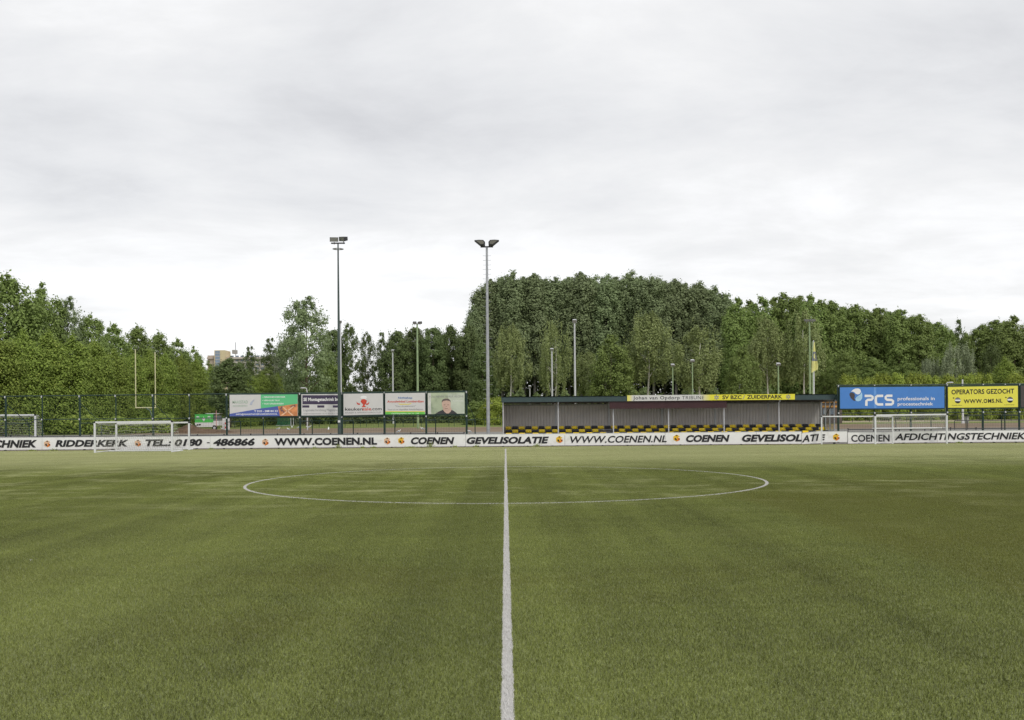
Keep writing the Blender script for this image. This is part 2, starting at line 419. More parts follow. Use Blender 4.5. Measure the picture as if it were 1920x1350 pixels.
EM = {'yellow': mat('emblem_yellow', (.80, .50, .03), .5), 'orange': mat('emblem_orange', (.80, .22, .02), .5),
      'peach': mat('emblem_peach', (.75, .50, .33), .5)}
def emblem(px, py, hw, hh, Y, parent, base):
    cx, cz = P(px, py, Y); k = Y/F; sx, sz = hw*k, hh*k
    def pol(pts, dy, m, nm, par):
        return MB().prism([(cx+a*sx, cz+b*sz) for a, b in pts], Y-.004-dy, Y-.002-dy+.004).build(nm, m, par)
    e = pol([(0, 1), (.95, .5), (.35, .08), (.95, -.05), (.95, -.55), (0, -1), (-.95, -.5), (-.95, .45)], .0, EM[base], 'emblem', parent)
    pol([(.05, .25), (.95, -.05), (.95, -.55), (0, -1), (-.05, -.45), (.4, -.3)], .006, EM['orange'], 'emblem_facet', e)
    pol([(-.35, .68), (0, .85), (.35, .68), (.02, .5)], .007, INK, 'emblem_mark', e)
    pol([(-.65, -.05), (-.25, .05), (.1, -.5), (-.05, -.7), (-.5, -.5)], .008, INK, 'emblem_mark', e)
    pol([(.45, -.25), (.95, -.12), (.9, -.45), (.5, -.4)], .009, INK, 'emblem_mark', e)
    return e
TXT = [('AFDICHTINGSTECHNIEK', -178, 70, 1, .045), ('RIDDERKERK', 104, 241, 1, .045), ('TEL.:', 273, 322, 1, .045), ('0180', 328, 379.5, 1, .045),
       ('-', 388, 393, 1, .045), ('486866', 400, 478, 1, .045), ('WWW.COENEN.NL', 514.5, 707, 0, .045), ('COENEN', 770.5, 852, 1, .045),
       ('GEVELISOLATIE', 875, 1029, 1, .045), ('WWW.COENEN.NL', 1069, 1250, 1, .02), ('COENEN', 1286, 1368, 1, .045), ('GEVELISOL', 1391, 1503, 1, .045)]
_tm = []
for s, a, b, it, off in TXT:
    c = (a+b)/2; pt, pb = lerp(TOPY, c)+4.7, lerp(BOTY, c)-4.2
    x0, zt = P(a, pt, YB); x1, _ = P(b, pt, YB); _, zb = P(c, pb, YB); _, zt = P(c, pt, YB)
    # the printed line follows the board: correct for its slight slope
    sl = (P(b, lerp(TOPY, b), YB)[1]-P(a, lerp(TOPY, a), YB)[1])/(x1-x0)
    if s == '-': zt, zb = zb+(zt-zb)*.0+.50, zb+.0; zt, zb = (P(c, pb-5.2, YB)[1], P(c, pb-6.9, YB)[1])
    mb = lettering('H' if s == '-' else s, x0, x1, zb, zt, YB-.045, off, .22 if it else 0) if s != '-' else MB().prism([(x0, zb), (x1, zb), (x1+.02, zt), (x0+.02, zt)], YB-.046, YB-.044)
    mb.v = [(x, y, z+(x-(x0+x1)/2)*sl) for x, y, z in mb.v]; _tm.append((mb, x0, x1))
seams = [(-300, -60), (-60, 79), (79, 394), (394, 651), (651, 873), (873, 1059), (1059, 1247), (1247, 1418), (1418, 1503)]
BLAB = ['white board beyond the left end of the lettering', 'white board with the italic word ending HNIEK at the left picture edge',
        'white board with orange emblems and the place name RIDDERKERK behind the white goal', 'white board carrying the telephone digits 486866 and an orange emblem',
        'white board with an orange and a yellow emblem side by side', 'white board with italic GEVELISOLATIE in front of the stand left end',
        'white board with an italic web address below the left bays of the stand', 'white board with yellow emblem and six italic letters below the stand middle',
        'white board with the letters VELISOL ending at the buckled board']
EMB = [(88.5, 832, 6, 6.6, 'peach'), (258.5, 830.8, 6, 6.6, 'peach'), (497.5, 828.8, 6.2, 6.6, 'peach'), (726, 826.5, 6, 6.6, 'peach'), (752.5, 826, 6, 6.6, 'yellow'),
       (1048.8, 824, 6.3, 6.8, 'yellow'), (1268.7, 821.3, 6.3, 6.6, 'yellow')]
def board_panel(a, b, ta, tb, ba, bb, Y, label, depth=.05):
    (x0, z1), (x1, z2) = P(a, ta, Y), P(b, tb, Y); (_, z0), (_, z3) = P(a, ba, Y), P(b, bb, Y)
    r = empty('advertising_board', ((x0+x1)/2, Y, 0), label, 'advertising board', 'white advertising boards along the pitch')
    MB().prism([(x0+.012, z0), (x1-.012, z3), (x1-.012, z2), (x0+.012, z1)], Y-.02, Y-.02+depth).build('panel', WHITE, r)
    MB().prism([(x0+.012, z1+.003), (x1-.012, z2+.003), (x1-.012, z2+.035), (x0+.012, z1+.035)], Y-.03, Y+.04).build('top_edge', GALV_L, r)
    n = max(1, round((x1-x0)/2.0))
    for i in range(n):
        x = x0+(i+.5)*(x1-x0)/n
        MB().box(x-.03, x+.03, Y+.04, Y+.10, 0, z1-.1).build('support_post', GREEN_D, r)
        MB().box(x-.07, x+.07, Y-.02, Y+.09, 0, max(z0-.01, .05)).build('foot', DARKM, r)
    return r, x0, x1
for (a, b), lab in zip(seams, BLAB):
    r, x0, x1 = board_panel(a, b, lerp(TOPY, a), lerp(TOPY, b), lerp(BOTY, a), lerp(BOTY, b), YB, lab)
    for mb, tx0, tx1 in _tm:
        if tx1 > x0 and tx0 < x1:
            me = mb.mesh('lettering', INK)
            if clip_x(me, x0, x1):
                o = bpy.data.objects.new('lettering', me); C.objects.link(o); o.parent = r; o.matrix_parent_inverse = Matrix.Translation(-r.location)
    for px, py, hw, hh, base in EMB:
        if a < px <= b: emblem(px, py, hw, hh, YB-.03, r, base)
def one_text(par, s, a, b, pt, pb, Y, m, off=.02, shear=0., name='lettering', tilt=0., spacing=1.):
    x0, _ = P(a, pt, Y); x1, _ = P(b, pt, Y); c = (a+b)/2
    mb = lettering(s, x0, x1, P(c, pb, Y)[1], P(c, pt, Y)[1], Y, off, shear, spacing)
    if tilt: mb.v = [(x, y, z+(x-(x0+x1)/2)*tilt) for x, y, z in mb.v]
    return mb.build(name, m, par)
# the buckled board and the separate boards to its right
r, _, _ = board_panel(1503.3, 1540, 812.5, 808.2, 832.6, 830.6, YB-.05, 'buckled white board whose last letters ATIE rise out of line')
one_text(r, 'ATI', 1503.5, 1535.5, 815.0, 827.8, YB-.10, INK, .028, .2, tilt=.1)
r, _, _ = board_panel(1540.5, 1588.5, 809.3, 809, 829, 828.7, YB+.02, 'short white board with only a yellow emblem beside the buckled board')
one_text(r, 'E', 1538.5, 1547.5, 814.2, 825.6, YB-.02, INK, .045, .2); emblem(1568, 819.4, 6.3, 6.8, YB-.01, r, 'yellow')
r, _, _ = board_panel(1589.5, 1673, 811, 810.4, 831.6, 831.2, YB+.01, 'white board with six upright black letters behind the right goal post')
one_text(r, 'COENEN', 1596, 1668, 815.2, 828, YB-.03, INK, .02)
t = lettering('AFDICHTINGSTECHNIEK', P(1677, 820, YB)[0], P(1923, 820, YB)[0], P(1800, 824.4, YB)[1], P(1800, 812, YB)[1], YB-.045, .024, .22)
for a, b, lab in ((1673.5, 1756.5, 'white board with italic AFDICHT behind the net of the right goal'), (1757, 1843, 'white board with italic letters GSTECH right of the right goal'),
                  (1843, 1926, 'white board with italic letters NIEK at the right picture edge'), (1926, 2100, 'white board beyond the right picture edge')):
    r, x0, x1 = board_panel(a, b, 809.2-(a-1673)*.009, 809.2-(b-1673)*.009, 829.9-(a-1673)*.009, 829.9-(b-1673)*.009, YB, lab)
    me = t.mesh('lettering', INK)
    if clip_x(me, x0, x1):
        o = bpy.data.objects.new('lettering', me); C.objects.link(o); o.parent = r; o.matrix_parent_inverse = Matrix.Translation(-r.location)

# spectators' railing right behind the boards
def railing(label, pxs, Y, zt, m, knob=True, r=.03, name='railing', x_ext=None, z0=None, mid=None):
    xs = [P(p, 800, Y)[0] for p in pxs]; g = ground(Y) if z0 is None else z0
    e = empty(name, (sum(xs)/len(xs), Y, g), label, 'railing'); zt = g+zt
    a, b = (xs[0], xs[-1]) if x_ext is None else x_ext
    MB().tube([(a, Y, zt), (b, Y, zt)], r, 8).build('rail', m, e)
    if mid: MB().tube([(a, Y, g+mid), (b, Y, g+mid)], r*.7, 6).build('rail', m, e)
    for x in xs:
        pb = MB().tube([(x, Y, g-.1), (x, Y, zt+(.06 if knob else 0))], r*1.1, 8)
        if knob: pb.ellipsoid((x, Y, zt+.06), (.055, .055, .055), 8, 6)
        pb.build('post', m, e)
    return e
railing('dark spectators railing right behind the white boards', [-180+50*i for i in range(22)], 74.0, 1.03, DARKM)
railing('dark spectators railing behind the right hand goal and boards', [1590+48*i for i in range(11)], 74.0, 1.08, DARKM)

# ------------------------------------------------------------ ball catching fences with their frames
def mesh_sheet(x0, x1, z0, z1, Y, st, w=.006):
    mb = MB(); n = int((x1-x0)/st); m = int((z1-z0)/st)
    for i in range(n+1):
        x = x0+i*st; mb.add([(x-w/2, Y, z0), (x+w/2, Y, z0), (x+w/2, Y, z1), (x-w/2, Y, z1)], [(0, 1, 2, 3)])
    for j in range(m+1):
        z = z0+j*st; mb.add([(x0, Y, z-w/2), (x1, Y, z-w/2), (x1, Y, z+w/2), (x0, Y, z+w/2)], [(0, 1, 2, 3)])
    return mb
YF = 76.0
def fence(label, strong, thin, top, mid, a, b, meshes, gr=None):
    """strong / thin: post pixels; top, mid: rail pixel rows at a and b"""
    (xa, za), (xb, zb) = P(a, top[0], YF), P(b, top[1], YF)
    (_, ma), (_, mb_) = P(a, mid[0], YF), P(b, mid[1], YF)
    e = empty('ball_catch_fence', ((xa+xb)/2, YF, 0), label, 'fence')
    MB().tube([(xa, YF, za), (xb, YF, zb)], .045, 8).build('top_rail', GREEN_D, e)
    MB().tube([(xa, YF, ma), (xb, YF, mb_)], .032, 8).build('middle_rail', GREEN_D, e)
    zz = lambda x: za+(zb-za)*(x-xa)/(xb-xa)
    zm = lambda x: ma+(mb_-ma)*(x-xa)/(xb-xa)
    for px in strong+thin:
        x = P(px, 790, YF)[0]; s = px in strong; w = .085 if s else .05
        MB().tube([(x, YF+.08, -.1), (x, YF+.08, zz(x)+.03)], w, 8).build('post', GREEN_D if not s else GREEN_D, e)
        MB().box(x-.05, x+.05, YF-.06, YF-.045, zz(x)-.14, zz(x)+.02).build('clamp', GALV_L, e)
        MB().box(x-.05, x+.05, YF-.06, YF-.045, zm(x)-.07, zm(x)+.06).build('clamp', GALV_L, e)
        if s:
            dx = 1.0 if px < 400 else .62
            if px > 1500: dx = -.5
            sb = MB().tube([(x+dx, YF+1.8, -.1), (x+dx, YF+1.8, 2.05)], .04, 6); sb.tube([(x, YF+.1, 2.05), (x+dx, YF+1.8, 2.05)], .035, 6)
            sb.tube([(x, YF+.15, zz(x)-.6), (x+dx, YF+1.75, 2.05)], .028, 6); sb.build('rear_stay', GREEN_D, e)
    for (p, q, up) in meshes:
        x0, x1 = P(p, 790, YF)[0], P(q, 790, YF)[0]; z1 = zz(x0)-.05 if up else zm(x0)-.03
        o = mesh_sheet(x0, x1, .1, z1, YF-.01, .13, .007).build('wire_mesh', GREEN_D, e); o['kind'] = 'stuff'
    return e
fence('tall dark green wire fence with tubular rails left behind the boards', [10, 149, 286.5, 424.7, 562.3, 641, 720.8, 799, 874.8, -128],
      [78.6, 216.7, 355, 493.3, -60, -200], (745.5, 733.6), (789, 779.8), -200, 876, [(-200, 426, True), (426, 876, False)])
fence('tall dark green wire fence carrying the blue and yellow banners', [1572.3, 1708.5, 1776.3, 1843.6, 1912], [1640, 1885, 1980, 2060],
      (722.6, 718.8), (774.6, 771.0), 1568, 2060, [(1568, 2060, False)])

# ------------------------------------------------------------ billboards
def pan(par, a, b, pt, pb, Y, m, name='panel', th=.03, tb=None):
    (x0, z1), (x1, z2) = P(a, pt, Y), P(b, pt if tb is None else tb[0], Y); _, z0 = P(a, pb, Y); _, z3 = P(b, pb if tb is None else tb[1], Y)
    return MB().prism([(x0, z0), (x1, z3), (x1, z2), (x0, z1)], Y, Y+th).build(name, m, par)
def poly(par, pts, Y, m, name, th=.006):
    return MB().prism([P(a, b, Y) for a, b in pts], Y, Y+th).build(name, m, par)
def board(label, a, b, tl, tr, bl, br, m, frame=True, cat='billboard', name='billboard', grp='billboards on the left fence'):
    Y = YF-.16; (x0, _), (x1, _) = P(a, tl, Y), P(b, tr, Y)
    e = empty(name, ((x0+x1)/2, Y, P((a+b)/2, (bl+br)/2, Y)[1]), label, cat, grp)
    if frame:
        (q0, q1), (q2, q3), (q4, q5), (q6, q7) = P(a-1.2, tl-2.6, Y), P(b+1.2, tr-2.6, Y), P(b+1.2, br+2.6, Y), P(a-1.2, bl+2.6, Y)
        MB().prism([(q6, q7), (q4, q5), (q2, q3), (q0, q1)], Y+.03, Y+.08).build('frame', GREEN_D, e)
    pan(e, a, b, tl, bl, Y, m, 'panel', .028, (tr, br)); return e, Y-.008
GREYW = mat('billboard_white', (.66, .65, .64), .4, noise=.03)
B_GREEN = mat('print_green', (.13, .55, .25), .4, noise=.03); B_BLUE = mat('print_blue', (.09, .13, .42), .4, noise=.03)
B_RED = mat('print_red', (.62, .07, .04), .4); B_DBLUE = mat('print_dark_blue', (.045, .16, .42), .4)
B_PURP = mat('print_dark_violet', (.06, .045, .09), .4, noise=.03); B_GREYT = mat('print_grey', (.28, .28, .29), .5)
B_PALEG = mat('print_pale_green', (.36, .50, .38), .5); B_YEL = mat('print_yellow', (.85, .70, .06), .4, noise=.03)
B_WTXT = mat('print_white', (.85, .85, .85), .5, noise=.02); B_LIME = mat('print_lime', (.16, .58, .09), .4)
e, Y = board('wide billboard in white, green and blue with a photo of orange light trails', 430.5, 558, 740.2, 739.4, 780.6, 779.8, GREYW)
poly(e, [(489, 739.9), (557.8, 739.4), (557.8, 757), (520, 762), (489, 765.5)], Y, B_GREEN, 'green_print')
poly(e, [(430.7, 776), (489, 765.8), (521, 761.5), (525, 780), (430.7, 780.4)], Y-.003, B_BLUE, 'blue_print')
CITY = mat('city_photo', (.55, .22, .09), .5, noise=.5, nscale=3.2, stain=(.05, .06, .12))
ph = poly(e, [(521, 762), (540, 759.5), (557.8, 757.2), (557.8, 779.7), (524.8, 780)], Y-.006, CITY, 'light_trail_photo')
TRAIL = mat('light_trail', (.85, .55, .35), .5)
for pts in ([(526, 779), (529, 779.4), (552, 762), (549.5, 761.5)], [(529, 763), (531.5, 762.6), (551, 779), (547.5, 779.4)]):
    poly(ph, pts, Y-.009, TRAIL, 'light_trail')
one_text(e, 'MAASSTAD', 436, 464.5, 751, 756.6, Y, B_PALEG, .005); one_text(e, 'VERVOERSERVICE', 436, 464, 759.6, 762.4, Y, B_PALEG, 0)
poly(e, [(468, 759), (470, 754), (475, 749.5), (477.5, 749), (474, 755), (472, 759.5)], Y, mat('print_pale_blue', (.45, .48, .58), .5), 'logo')
for s, x1, yt in (('• PERSONENVERVOER', 535, 743.1), ('• VERHUUR TAXI', 524, 749.4), ('• TAXI OPLEIDINGEN', 531.5, 755.6)):
    one_text(e, s, 492, x1, yt, yt+2.7, Y-.004, B_WTXT, .02)
one_text(e, 'T 010 - 288 04 33', 476.5, 520.5, 769, 772.6, Y-.007, B_WTXT, .025); one_text(e, 'INFO@MAASSTADVERVOERSERVICE.NL', 442.5, 520, 775.2, 777.9, Y-.007, B_WTXT, .02)
e, Y = board('white billboard with a dark violet title bar and three small violet blocks', 565, 638.8, 739.2, 738.6, 779.2, 778.6, GREYW)
pan(e, 567, 637, 741, 758, Y, B_PURP, 'title_bar', .006)
for a in (566.8, 595, 624): pan(e, a, a+13, 760, 764.2, Y, B_PURP, 'violet_block', .006)
one_text(e, 'SE Montagetechniek bv', 569, 635, 745.6, 751.8, Y-.004, B_WTXT, .03)
one_text(e, 'Logistieke Inrichting Magazijnen', 569, 635, 766.6, 770.8, Y, B_GREYT, .0); one_text(e, 'info@semontagetechniek.nl  Tel: +31 (0)10 42 17 196', 569, 634, 774.2, 776.4, Y, B_GREYT, .0)
e, Y = board('white billboard with a red lobster shaped logo above black and red lettering', 644, 718, 738.4, 737.4, 778.8, 777, GREYW)
one_text(e, 'keuken', 647, 680, 764, 769.8, Y, INK, .008); one_text(e, 'sale', 679.5, 696, 763.5, 769.5, Y, B_RED, .012); one_text(e, '.com', 696, 715.5, 763.4, 769.2, Y, INK, .008)
one_text(e, 'KEUKEN & APPARATUUROUTLET', 647, 715, 772.2, 774.8, Y, B_GREYT, 0.)
poly(e, [(678, 763.5), (681, 759), (676, 753), (678, 749), (683, 748.3), (688, 751), (686.5, 756.5), (683, 760), (687, 763)], Y-.002, B_RED, 'logo')
poly(e, [(668.7, 753), (671, 756), (675, 756.5), (675, 759), (671, 758.8), (669, 756.8)], Y-.002, B_RED, 'logo')
poly(e, [(692, 753), (690, 756), (686, 757), (686, 759), (690, 758.8), (692, 756.5)], Y-.002, B_RED, 'logo')
poly(e, [(677, 747.6), (675.5, 744.5), (678, 742.5), (682, 741.8), (686.5, 742.6), (688, 745.5), (686, 748)], Y-.002, B_WTXT, 'logo')
e, Y = board('white billboard with blue and red shop lettering over a bright green strip', 722.3, 797, 737.3, 736.5, 777, 776.2, GREYW)
pan(e, 722.6, 796.7, 772.4, 776.8, Y, B_LIME, 'green_strip', .006); pan(e, 722.6, 796.7, 771.0, 772.2, Y, B_YEL, 'yellow_strip', .006)
poly(e, [(746, 756.2), (750, 757.2), (766, 757.2), (772, 755.4), (770, 757.4), (766, 758.6), (750, 758.6)], Y, B_YEL, 'underline')
one_text(e, 'Nightshop', 746.5, 773, 744, 747.6, Y, B_DBLUE, .02); one_text(e, 'Avondwinkel Lombardijen', 726, 794.5, 750.6, 754.6, Y, B_RED, .02)
one_text(e, '"Voor de aankomers"', 741, 779.5, 760, 762.8, Y, B_GREYT, .005, .2); one_text(e, 'Voor al uw dagelijkse boodschappen', 727, 793, 766, 768.8, Y, B_GREYT, .008, .2)
one_text(e, 'Openingstijden van 11 - 23', 734, 785, 774.2, 776.2, Y-.004, B_WTXT, .01)
FOTO = mat('portrait_background', (.40, .46, .32), .5, noise=.25, nscale=1.6, stain=(.24, .31, .20))
e, Y = board('billboard with a portrait of a man in black under grey capital lettering', 802, 871, 736.6, 735.8, 776.6, 775.6, FOTO)
SKIN = mat('portrait_skin', (.60, .42, .34), .6, noise=.08); SKIN_D = mat('portrait_shade', (.22, .13, .10), .6); HAIRC = mat('portrait_hair', (.13, .11, .10), .7)
pan(e, 802.3, 808, 737, 776.3, Y+.002, mat('portrait_white', (.62, .62, .58), .5), 'pale_strip', .004)
pan(e, 840, 870.7, 737, 775.7, Y+.002, mat('portrait_pale_green', (.50, .55, .45), .5, noise=.2, nscale=1.5, stain=(.40, .46, .34)), 'blurred_print', .004)
poly(e, [(816, 776.2), (822, 772), (829, 769), (831, 768), (846, 768), (851, 770.5), (857.5, 775.8)], Y-.002, mat('portrait_shirt', (.05, .05, .055), .6), 'shirt')
poly(e, [(830.5, 768), (833, 772), (837, 775), (841, 775.2), (845, 772), (847, 767.6), (844, 762), (833, 762)], Y-.004, SKIN, 'neck')
f = poly(e, [(828.6, 757), (828.8, 752), (831, 748.5), (836, 747), (841, 747.4), (844.2, 750), (845.2, 757), (844.4, 764), (841, 769), (837, 769.6), (832.6, 768), (829.6, 763)], Y-.008, SKIN, 'face')
poly(f, [(828.5, 755), (828.5, 751.5), (830.5, 748.6), (835, 747.4), (841, 747.6), (844.5, 751), (845, 755), (843, 751.8), (838, 750.8), (832, 751.5), (829.8, 753)], Y-.012, HAIRC, 'hair')
for q in ((831.6, 758.6, 3.4, .9), (838.6, 758.6, 3.4, .9), (833.8, 765.6, 5.8, .8), (835.6, 762, 2.4, .7)):
    pan(f, q[0], q[0]+q[2], q[1], q[1]+q[3], Y-.012, SKIN_D, 'facial_feature', .003)
one_text(e, "YOU'LL NEVER WALK ALONE".replace("'LL", ''), 804, 869, 741.6, 745.2, Y-.002, B_GREYT, .0)
one_text(e, 'Brand Vrienden', 849.5, 869, 750.6, 752.4, Y-.002, B_WTXT, .005)
# right hand banners
BANB = mat('banner_blue', (.075, .235, .62), .45, noise=.03); BANY = mat('banner_yellow', (.80, .74, .09), .45, noise=.03)
e, Y = board('big blue banner with white company lettering right of the stand', 1575, 1770.5, 726.4, 725, 766.2, 765, BANB, True, 'banner', 'banner', 'banners on the right fence')
for a, w in ((1638.5, 4.5),): pan(e, a, a+w, 726.2, 765.6, Y+.004, mat('banner_seam', (.14, .33, .72), .45), 'seam', .003)
for pts, m, nm in (([(1596, 734.5), (1599, 731), (1604, 728.6), (1609, 728.2), (1613, 730), (1614.4, 734), (1612.5, 738), (1609, 739.6), (1605, 738.6), (1602, 735.6), (1599, 734.2)], B_WTXT, 'logo_petal'),
                   ([(1594.5, 736), (1598, 735.6), (1602, 738), (1603, 742), (1602, 747), (1604.5, 752), (1600, 751), (1595.5, 746.5), (1592.8, 741), (1593, 738)], mat('logo_dark', (.07, .06, .065), .5), 'logo_petal'),
                   ([(1615.5, 735), (1617, 741), (1616.5, 747), (1613.5, 751), (1609, 752.5), (1605, 751.5), (1604, 748), (1606, 744.5), (1610, 741.5), (1613.8, 739)], mat('logo_pale_blue', (.42, .66, .85), .5), 'logo_petal')):
    poly(e, pts, Y, m, nm)
def stroke(pts, w):
    """thick outline letter: pixel path widened"""
    L_, R_ = [], []
    for i, p in enumerate(pts):
        a = pts[max(i-1, 0)]; b = pts[min(i+1, len(pts)-1)]; dx, dy = b[0]-a[0], b[1]-a[1]; l = math.hypot(dx, dy) or 1
        nx, ny = -dy/l*w/2, dx/l*w/2; L_.append((p[0]+nx, p[1]+ny)); R_.append((p[0]-nx, p[1]-ny))
    return L_, R_
def thick(par, pts, w, Y, m, name='lettering'):
    L_, R_ = stroke(pts, w); mb = MB(); n = len(pts)
    vs = [(P(*q, Y)[0], Y, P(*q, Y)[1]) for q in L_+R_]
    return mb.add(vs, [(i, i+1, n+i+1, n+i) for i in range(n-1)]).build(name, m, par)
thick(e, [(1621.2, 742.3), (1633, 742.3), (1636, 744), (1636.3, 746.8), (1634.5, 749.3), (1627, 749.8), (1624.6, 751.5), (1624.3, 761)], 4.6, Y, B_WTXT)
thick(e, [(1656, 742.2), (1645, 742.4), (1642.5, 744.2), (1642, 751.5), (1643, 756.5), (1646, 758.3), (1656, 758.3)], 4.6, Y, B_WTXT)
thick(e, [(1673.3, 742), (1663, 742.2), (1660.8, 744), (1660.8, 747.4), (1663, 749.5), (1672, 750), (1674.4, 752), (1674.2, 756), (1671.6, 758.2), (1660, 758.3)], 4.6, Y, B_WTXT)
one_text(e, 'professionals in', 1683, 1752.5, 744, 750.4, Y, B_WTXT, .015); one_text(e, 'procestechniek', 1683, 1749.5, 754.2, 760.2, Y, B_WTXT, .015)
e, Y = board('yellow banner with black capital lettering at the right side', 1777.6, 1908.4, 725.6, 723.4, 764.6, 763.4, BANY, True, 'banner', 'banner', 'banners on the right fence')
one_text(e, 'OPERATORS GEZOCHT', 1784, 1901.5, 729.6, 738.6, Y, INK, .025, tilt=.008, spacing=1.05); one_text(e, 'WWW.OMS.NL', 1807, 1879.6, 748.2, 755.6, Y, INK, .03, tilt=.012, spacing=1.15)
for cx, cy in ((1795.8, 750.7), (1894, 749.6)):
    circ = [(cx+5.6*math.cos(a), cy+5.6*math.sin(a)) for a in [i*math.pi/9 for i in range(18)]]
    q = poly(e, circ, Y, INK, 'round_logo', .004); pan(q, cx-5, cx+5, cy-1.6, cy+1.4, Y-.004, B_WTXT, 'logo_band', .003)
    pan(q, cx-4, cx+4, cy-4, cy-2.6, Y-.004, B_GREYT, 'logo_band', .003)
    poly(e, [(cx-9.5, cy-4.5), (cx-8, cy-5.8), (cx-6, cy-4.6), (cx-8, cy-2.9)], Y, INK, 'heart_mark', .004)
    one_text(e, 'in goede banen', cx-11, cx+8, cy+8.3, cy+9.9, Y, INK, .0)
board('dark grey banner cut off by the right picture edge', 1914, 1990, 723.4, 722.6, 763.4, 762.8, mat('banner_dark_grey', (.07, .062, .06), .5), True, 'banner', 'banner', 'banners on the right fence')
# ------------------------------------------------------------ goals
def goal(label, a, b, top, Y, depth=1.7, net=True, w=.055, base='down', m=POST_W, grp=None, topd=.7, z0=0., hh=None, name='football_goal'):
    (xa, za), (xb, zb) = P(a, top[0], Y), P(b, top[1], Y)
    if hh: za = zb = z0+hh
    e = empty(name, ((xa+xb)/2, Y, z0), label, 'football goal', grp)
    for x, z in ((xa, za), (xb, zb)): MB().box(x-w, x+w, Y-w, Y+w, z0, z).build('post', m, e)
    MB().add([(xa-w, Y-w, za-2*w+.002), (xb+w, Y-w, zb-2*w+.002), (xb+w, Y+w, zb-2*w+.002), (xa-w, Y+w, za-2*w+.002),
              (xa-w, Y-w, za+.002), (xb+w, Y-w, zb+.002), (xb+w, Y+w, zb+.002), (xa-w, Y+w, za+.002)],
             [(0, 3, 2, 1), (4, 5, 6, 7), (0, 1, 5, 4), (1, 2, 6, 5), (2, 3, 7, 6), (3, 0, 4, 7)]).build('crossbar', m, e)
    zs = min(za, zb)-.05; yb = Y+depth; yt = Y+topd; zr = z0+.06
    if base == 'down':
        MB().tube([(xa+.02, yb, zr), (xb-.02, yb, zr)], .05, 8).build('ground_bar', m, e)
        for x in (xa, xb): MB().tube([(x, Y+w, z0+.05), (x, yb, zr)], .035, 6).build('ground_bar', m, e)
    elif base == 'up':
        zr = P(1700, 803, Y+depth)[1]
        MB().tube([(xa+.1, yb, zr), (xb-.1, yb, zr)], .05, 8).build('folded_ground_bar', m, e)
        for x in (xa, xb): MB().tube([(x, Y+w, zr), (x, yb, zr)], .035, 6).build('folded_ground_bar', m, e)
    for x in (xa, xb):
        MB().tube([(x, Y+w, zs), (x, yt, zs-.12)], .018, 6).build('net_stay', m, e)
    if net:
        mb = MB(); ww = .012; n = int((xb-xa)/.16)
        prof = [(Y+.05, zs), (yt, zs-.16), (Y+(topd+depth)/2+.1, (zs+zr)/2-.05), (yb, zr)]
        for i in range(n+1):
            x = xa+(xb-xa)*i/n; sag = .10*math.sin(math.pi*i/n*3)**2+.10*math.sin(math.pi*i/n)
            q = [(y, z-(sag if k in (1, 2) else 0)) for k, (y, z) in enumerate(prof)]
            for (y0, z0_), (y1, z1_) in zip(q, q[1:]): mb.add([(x-ww/2, y0, z0_), (x+ww/2, y0, z0_), (x+ww/2, y1, z1_), (x-ww/2, y1, z1_)], [(0, 1, 2, 3)])
        for k in range(16):
            t = k/15*3; i0 = min(int(t), 2); fr = t-i0
            y = prof[i0][0]+(prof[i0+1][0]-prof[i0][0])*fr; z = prof[i0][1]+(prof[i0+1][1]-prof[i0][1])*fr
            for i in range(n):
                s0 = [.10*math.sin(math.pi*j/n*3)**2+.10*math.sin(math.pi*j/n) for j in (i, i+1)]; wgt = 1-abs(t-1.5)/1.5
                p0 = xa+(xb-xa)*i/n; p1 = xa+(xb-xa)*(i+1)/n
                mb.add([(p0, y, z-s0[0]*wgt), (p1, y, z-s0[1]*wgt), (p1, y, z-s0[1]*wgt+ww), (p0, y, z-s0[0]*wgt+ww)], [(0, 1, 2, 3)])
        for x in (xa, xb):
            for k in range(9):
                f = k/8; mb.add([(x, Y+.05+(yb-Y)*f*.4, zs-.1*f), (x, Y+.05+(yb-Y)*f*.4+ww, zs-.1*f), (x, Y+.05+(yb-Y)*f+ww, zr), (x, Y+.05+(yb-Y)*f, zr)], [(0, 1, 2, 3)])
            for k in range(10):
                f = k/9; zz = zr+(zs-zr)*f; ye = yb+(yt-yb)*f
                mb.add([(x, Y+.05, zz), (x, ye, zz-.05), (x, ye, zz-.05+ww), (x, Y+.05, zz+ww)], [(0, 1, 2, 3)])
        o = mb.build('net', NETM, e)
    return e
goal('white goal standing in front of another one left on the pitch', 177.6, 322.4, (790.4, 788.8), 66.3, 2.2, grp='goals pushed against the boards')
goal('white goal half hidden behind the front goal on the left', 218, 354.3, (793, 790.6), 70.6, .9, net=False, grp='goals pushed against the boards')
goal('white goal beside the banner fence with its ground bar folded up', 1641, 1775, (777.2, 775.6), 70.9, .55, base='up', grp='goals pushed against the boards', topd=.5)
goal('white goal in front of the right end of the stand', 1540.4, 1673.5, (779.8, 779.6), 71.4, .45, net=False, base=None, grp='goals pushed against the boards', w=.045)
goal('big white goal with sagging grey net at the left picture edge', -115, 66, (776, 775.5), 88, 1.9, grp=None, z0=ground(88), w=.07, hh=2.62)
goal('small white goal on the far field beside the stand left end', 936.5, 975, (776, 776), 150, 1.5, grp=None, z0=ground(150), w=.08, hh=2.0)
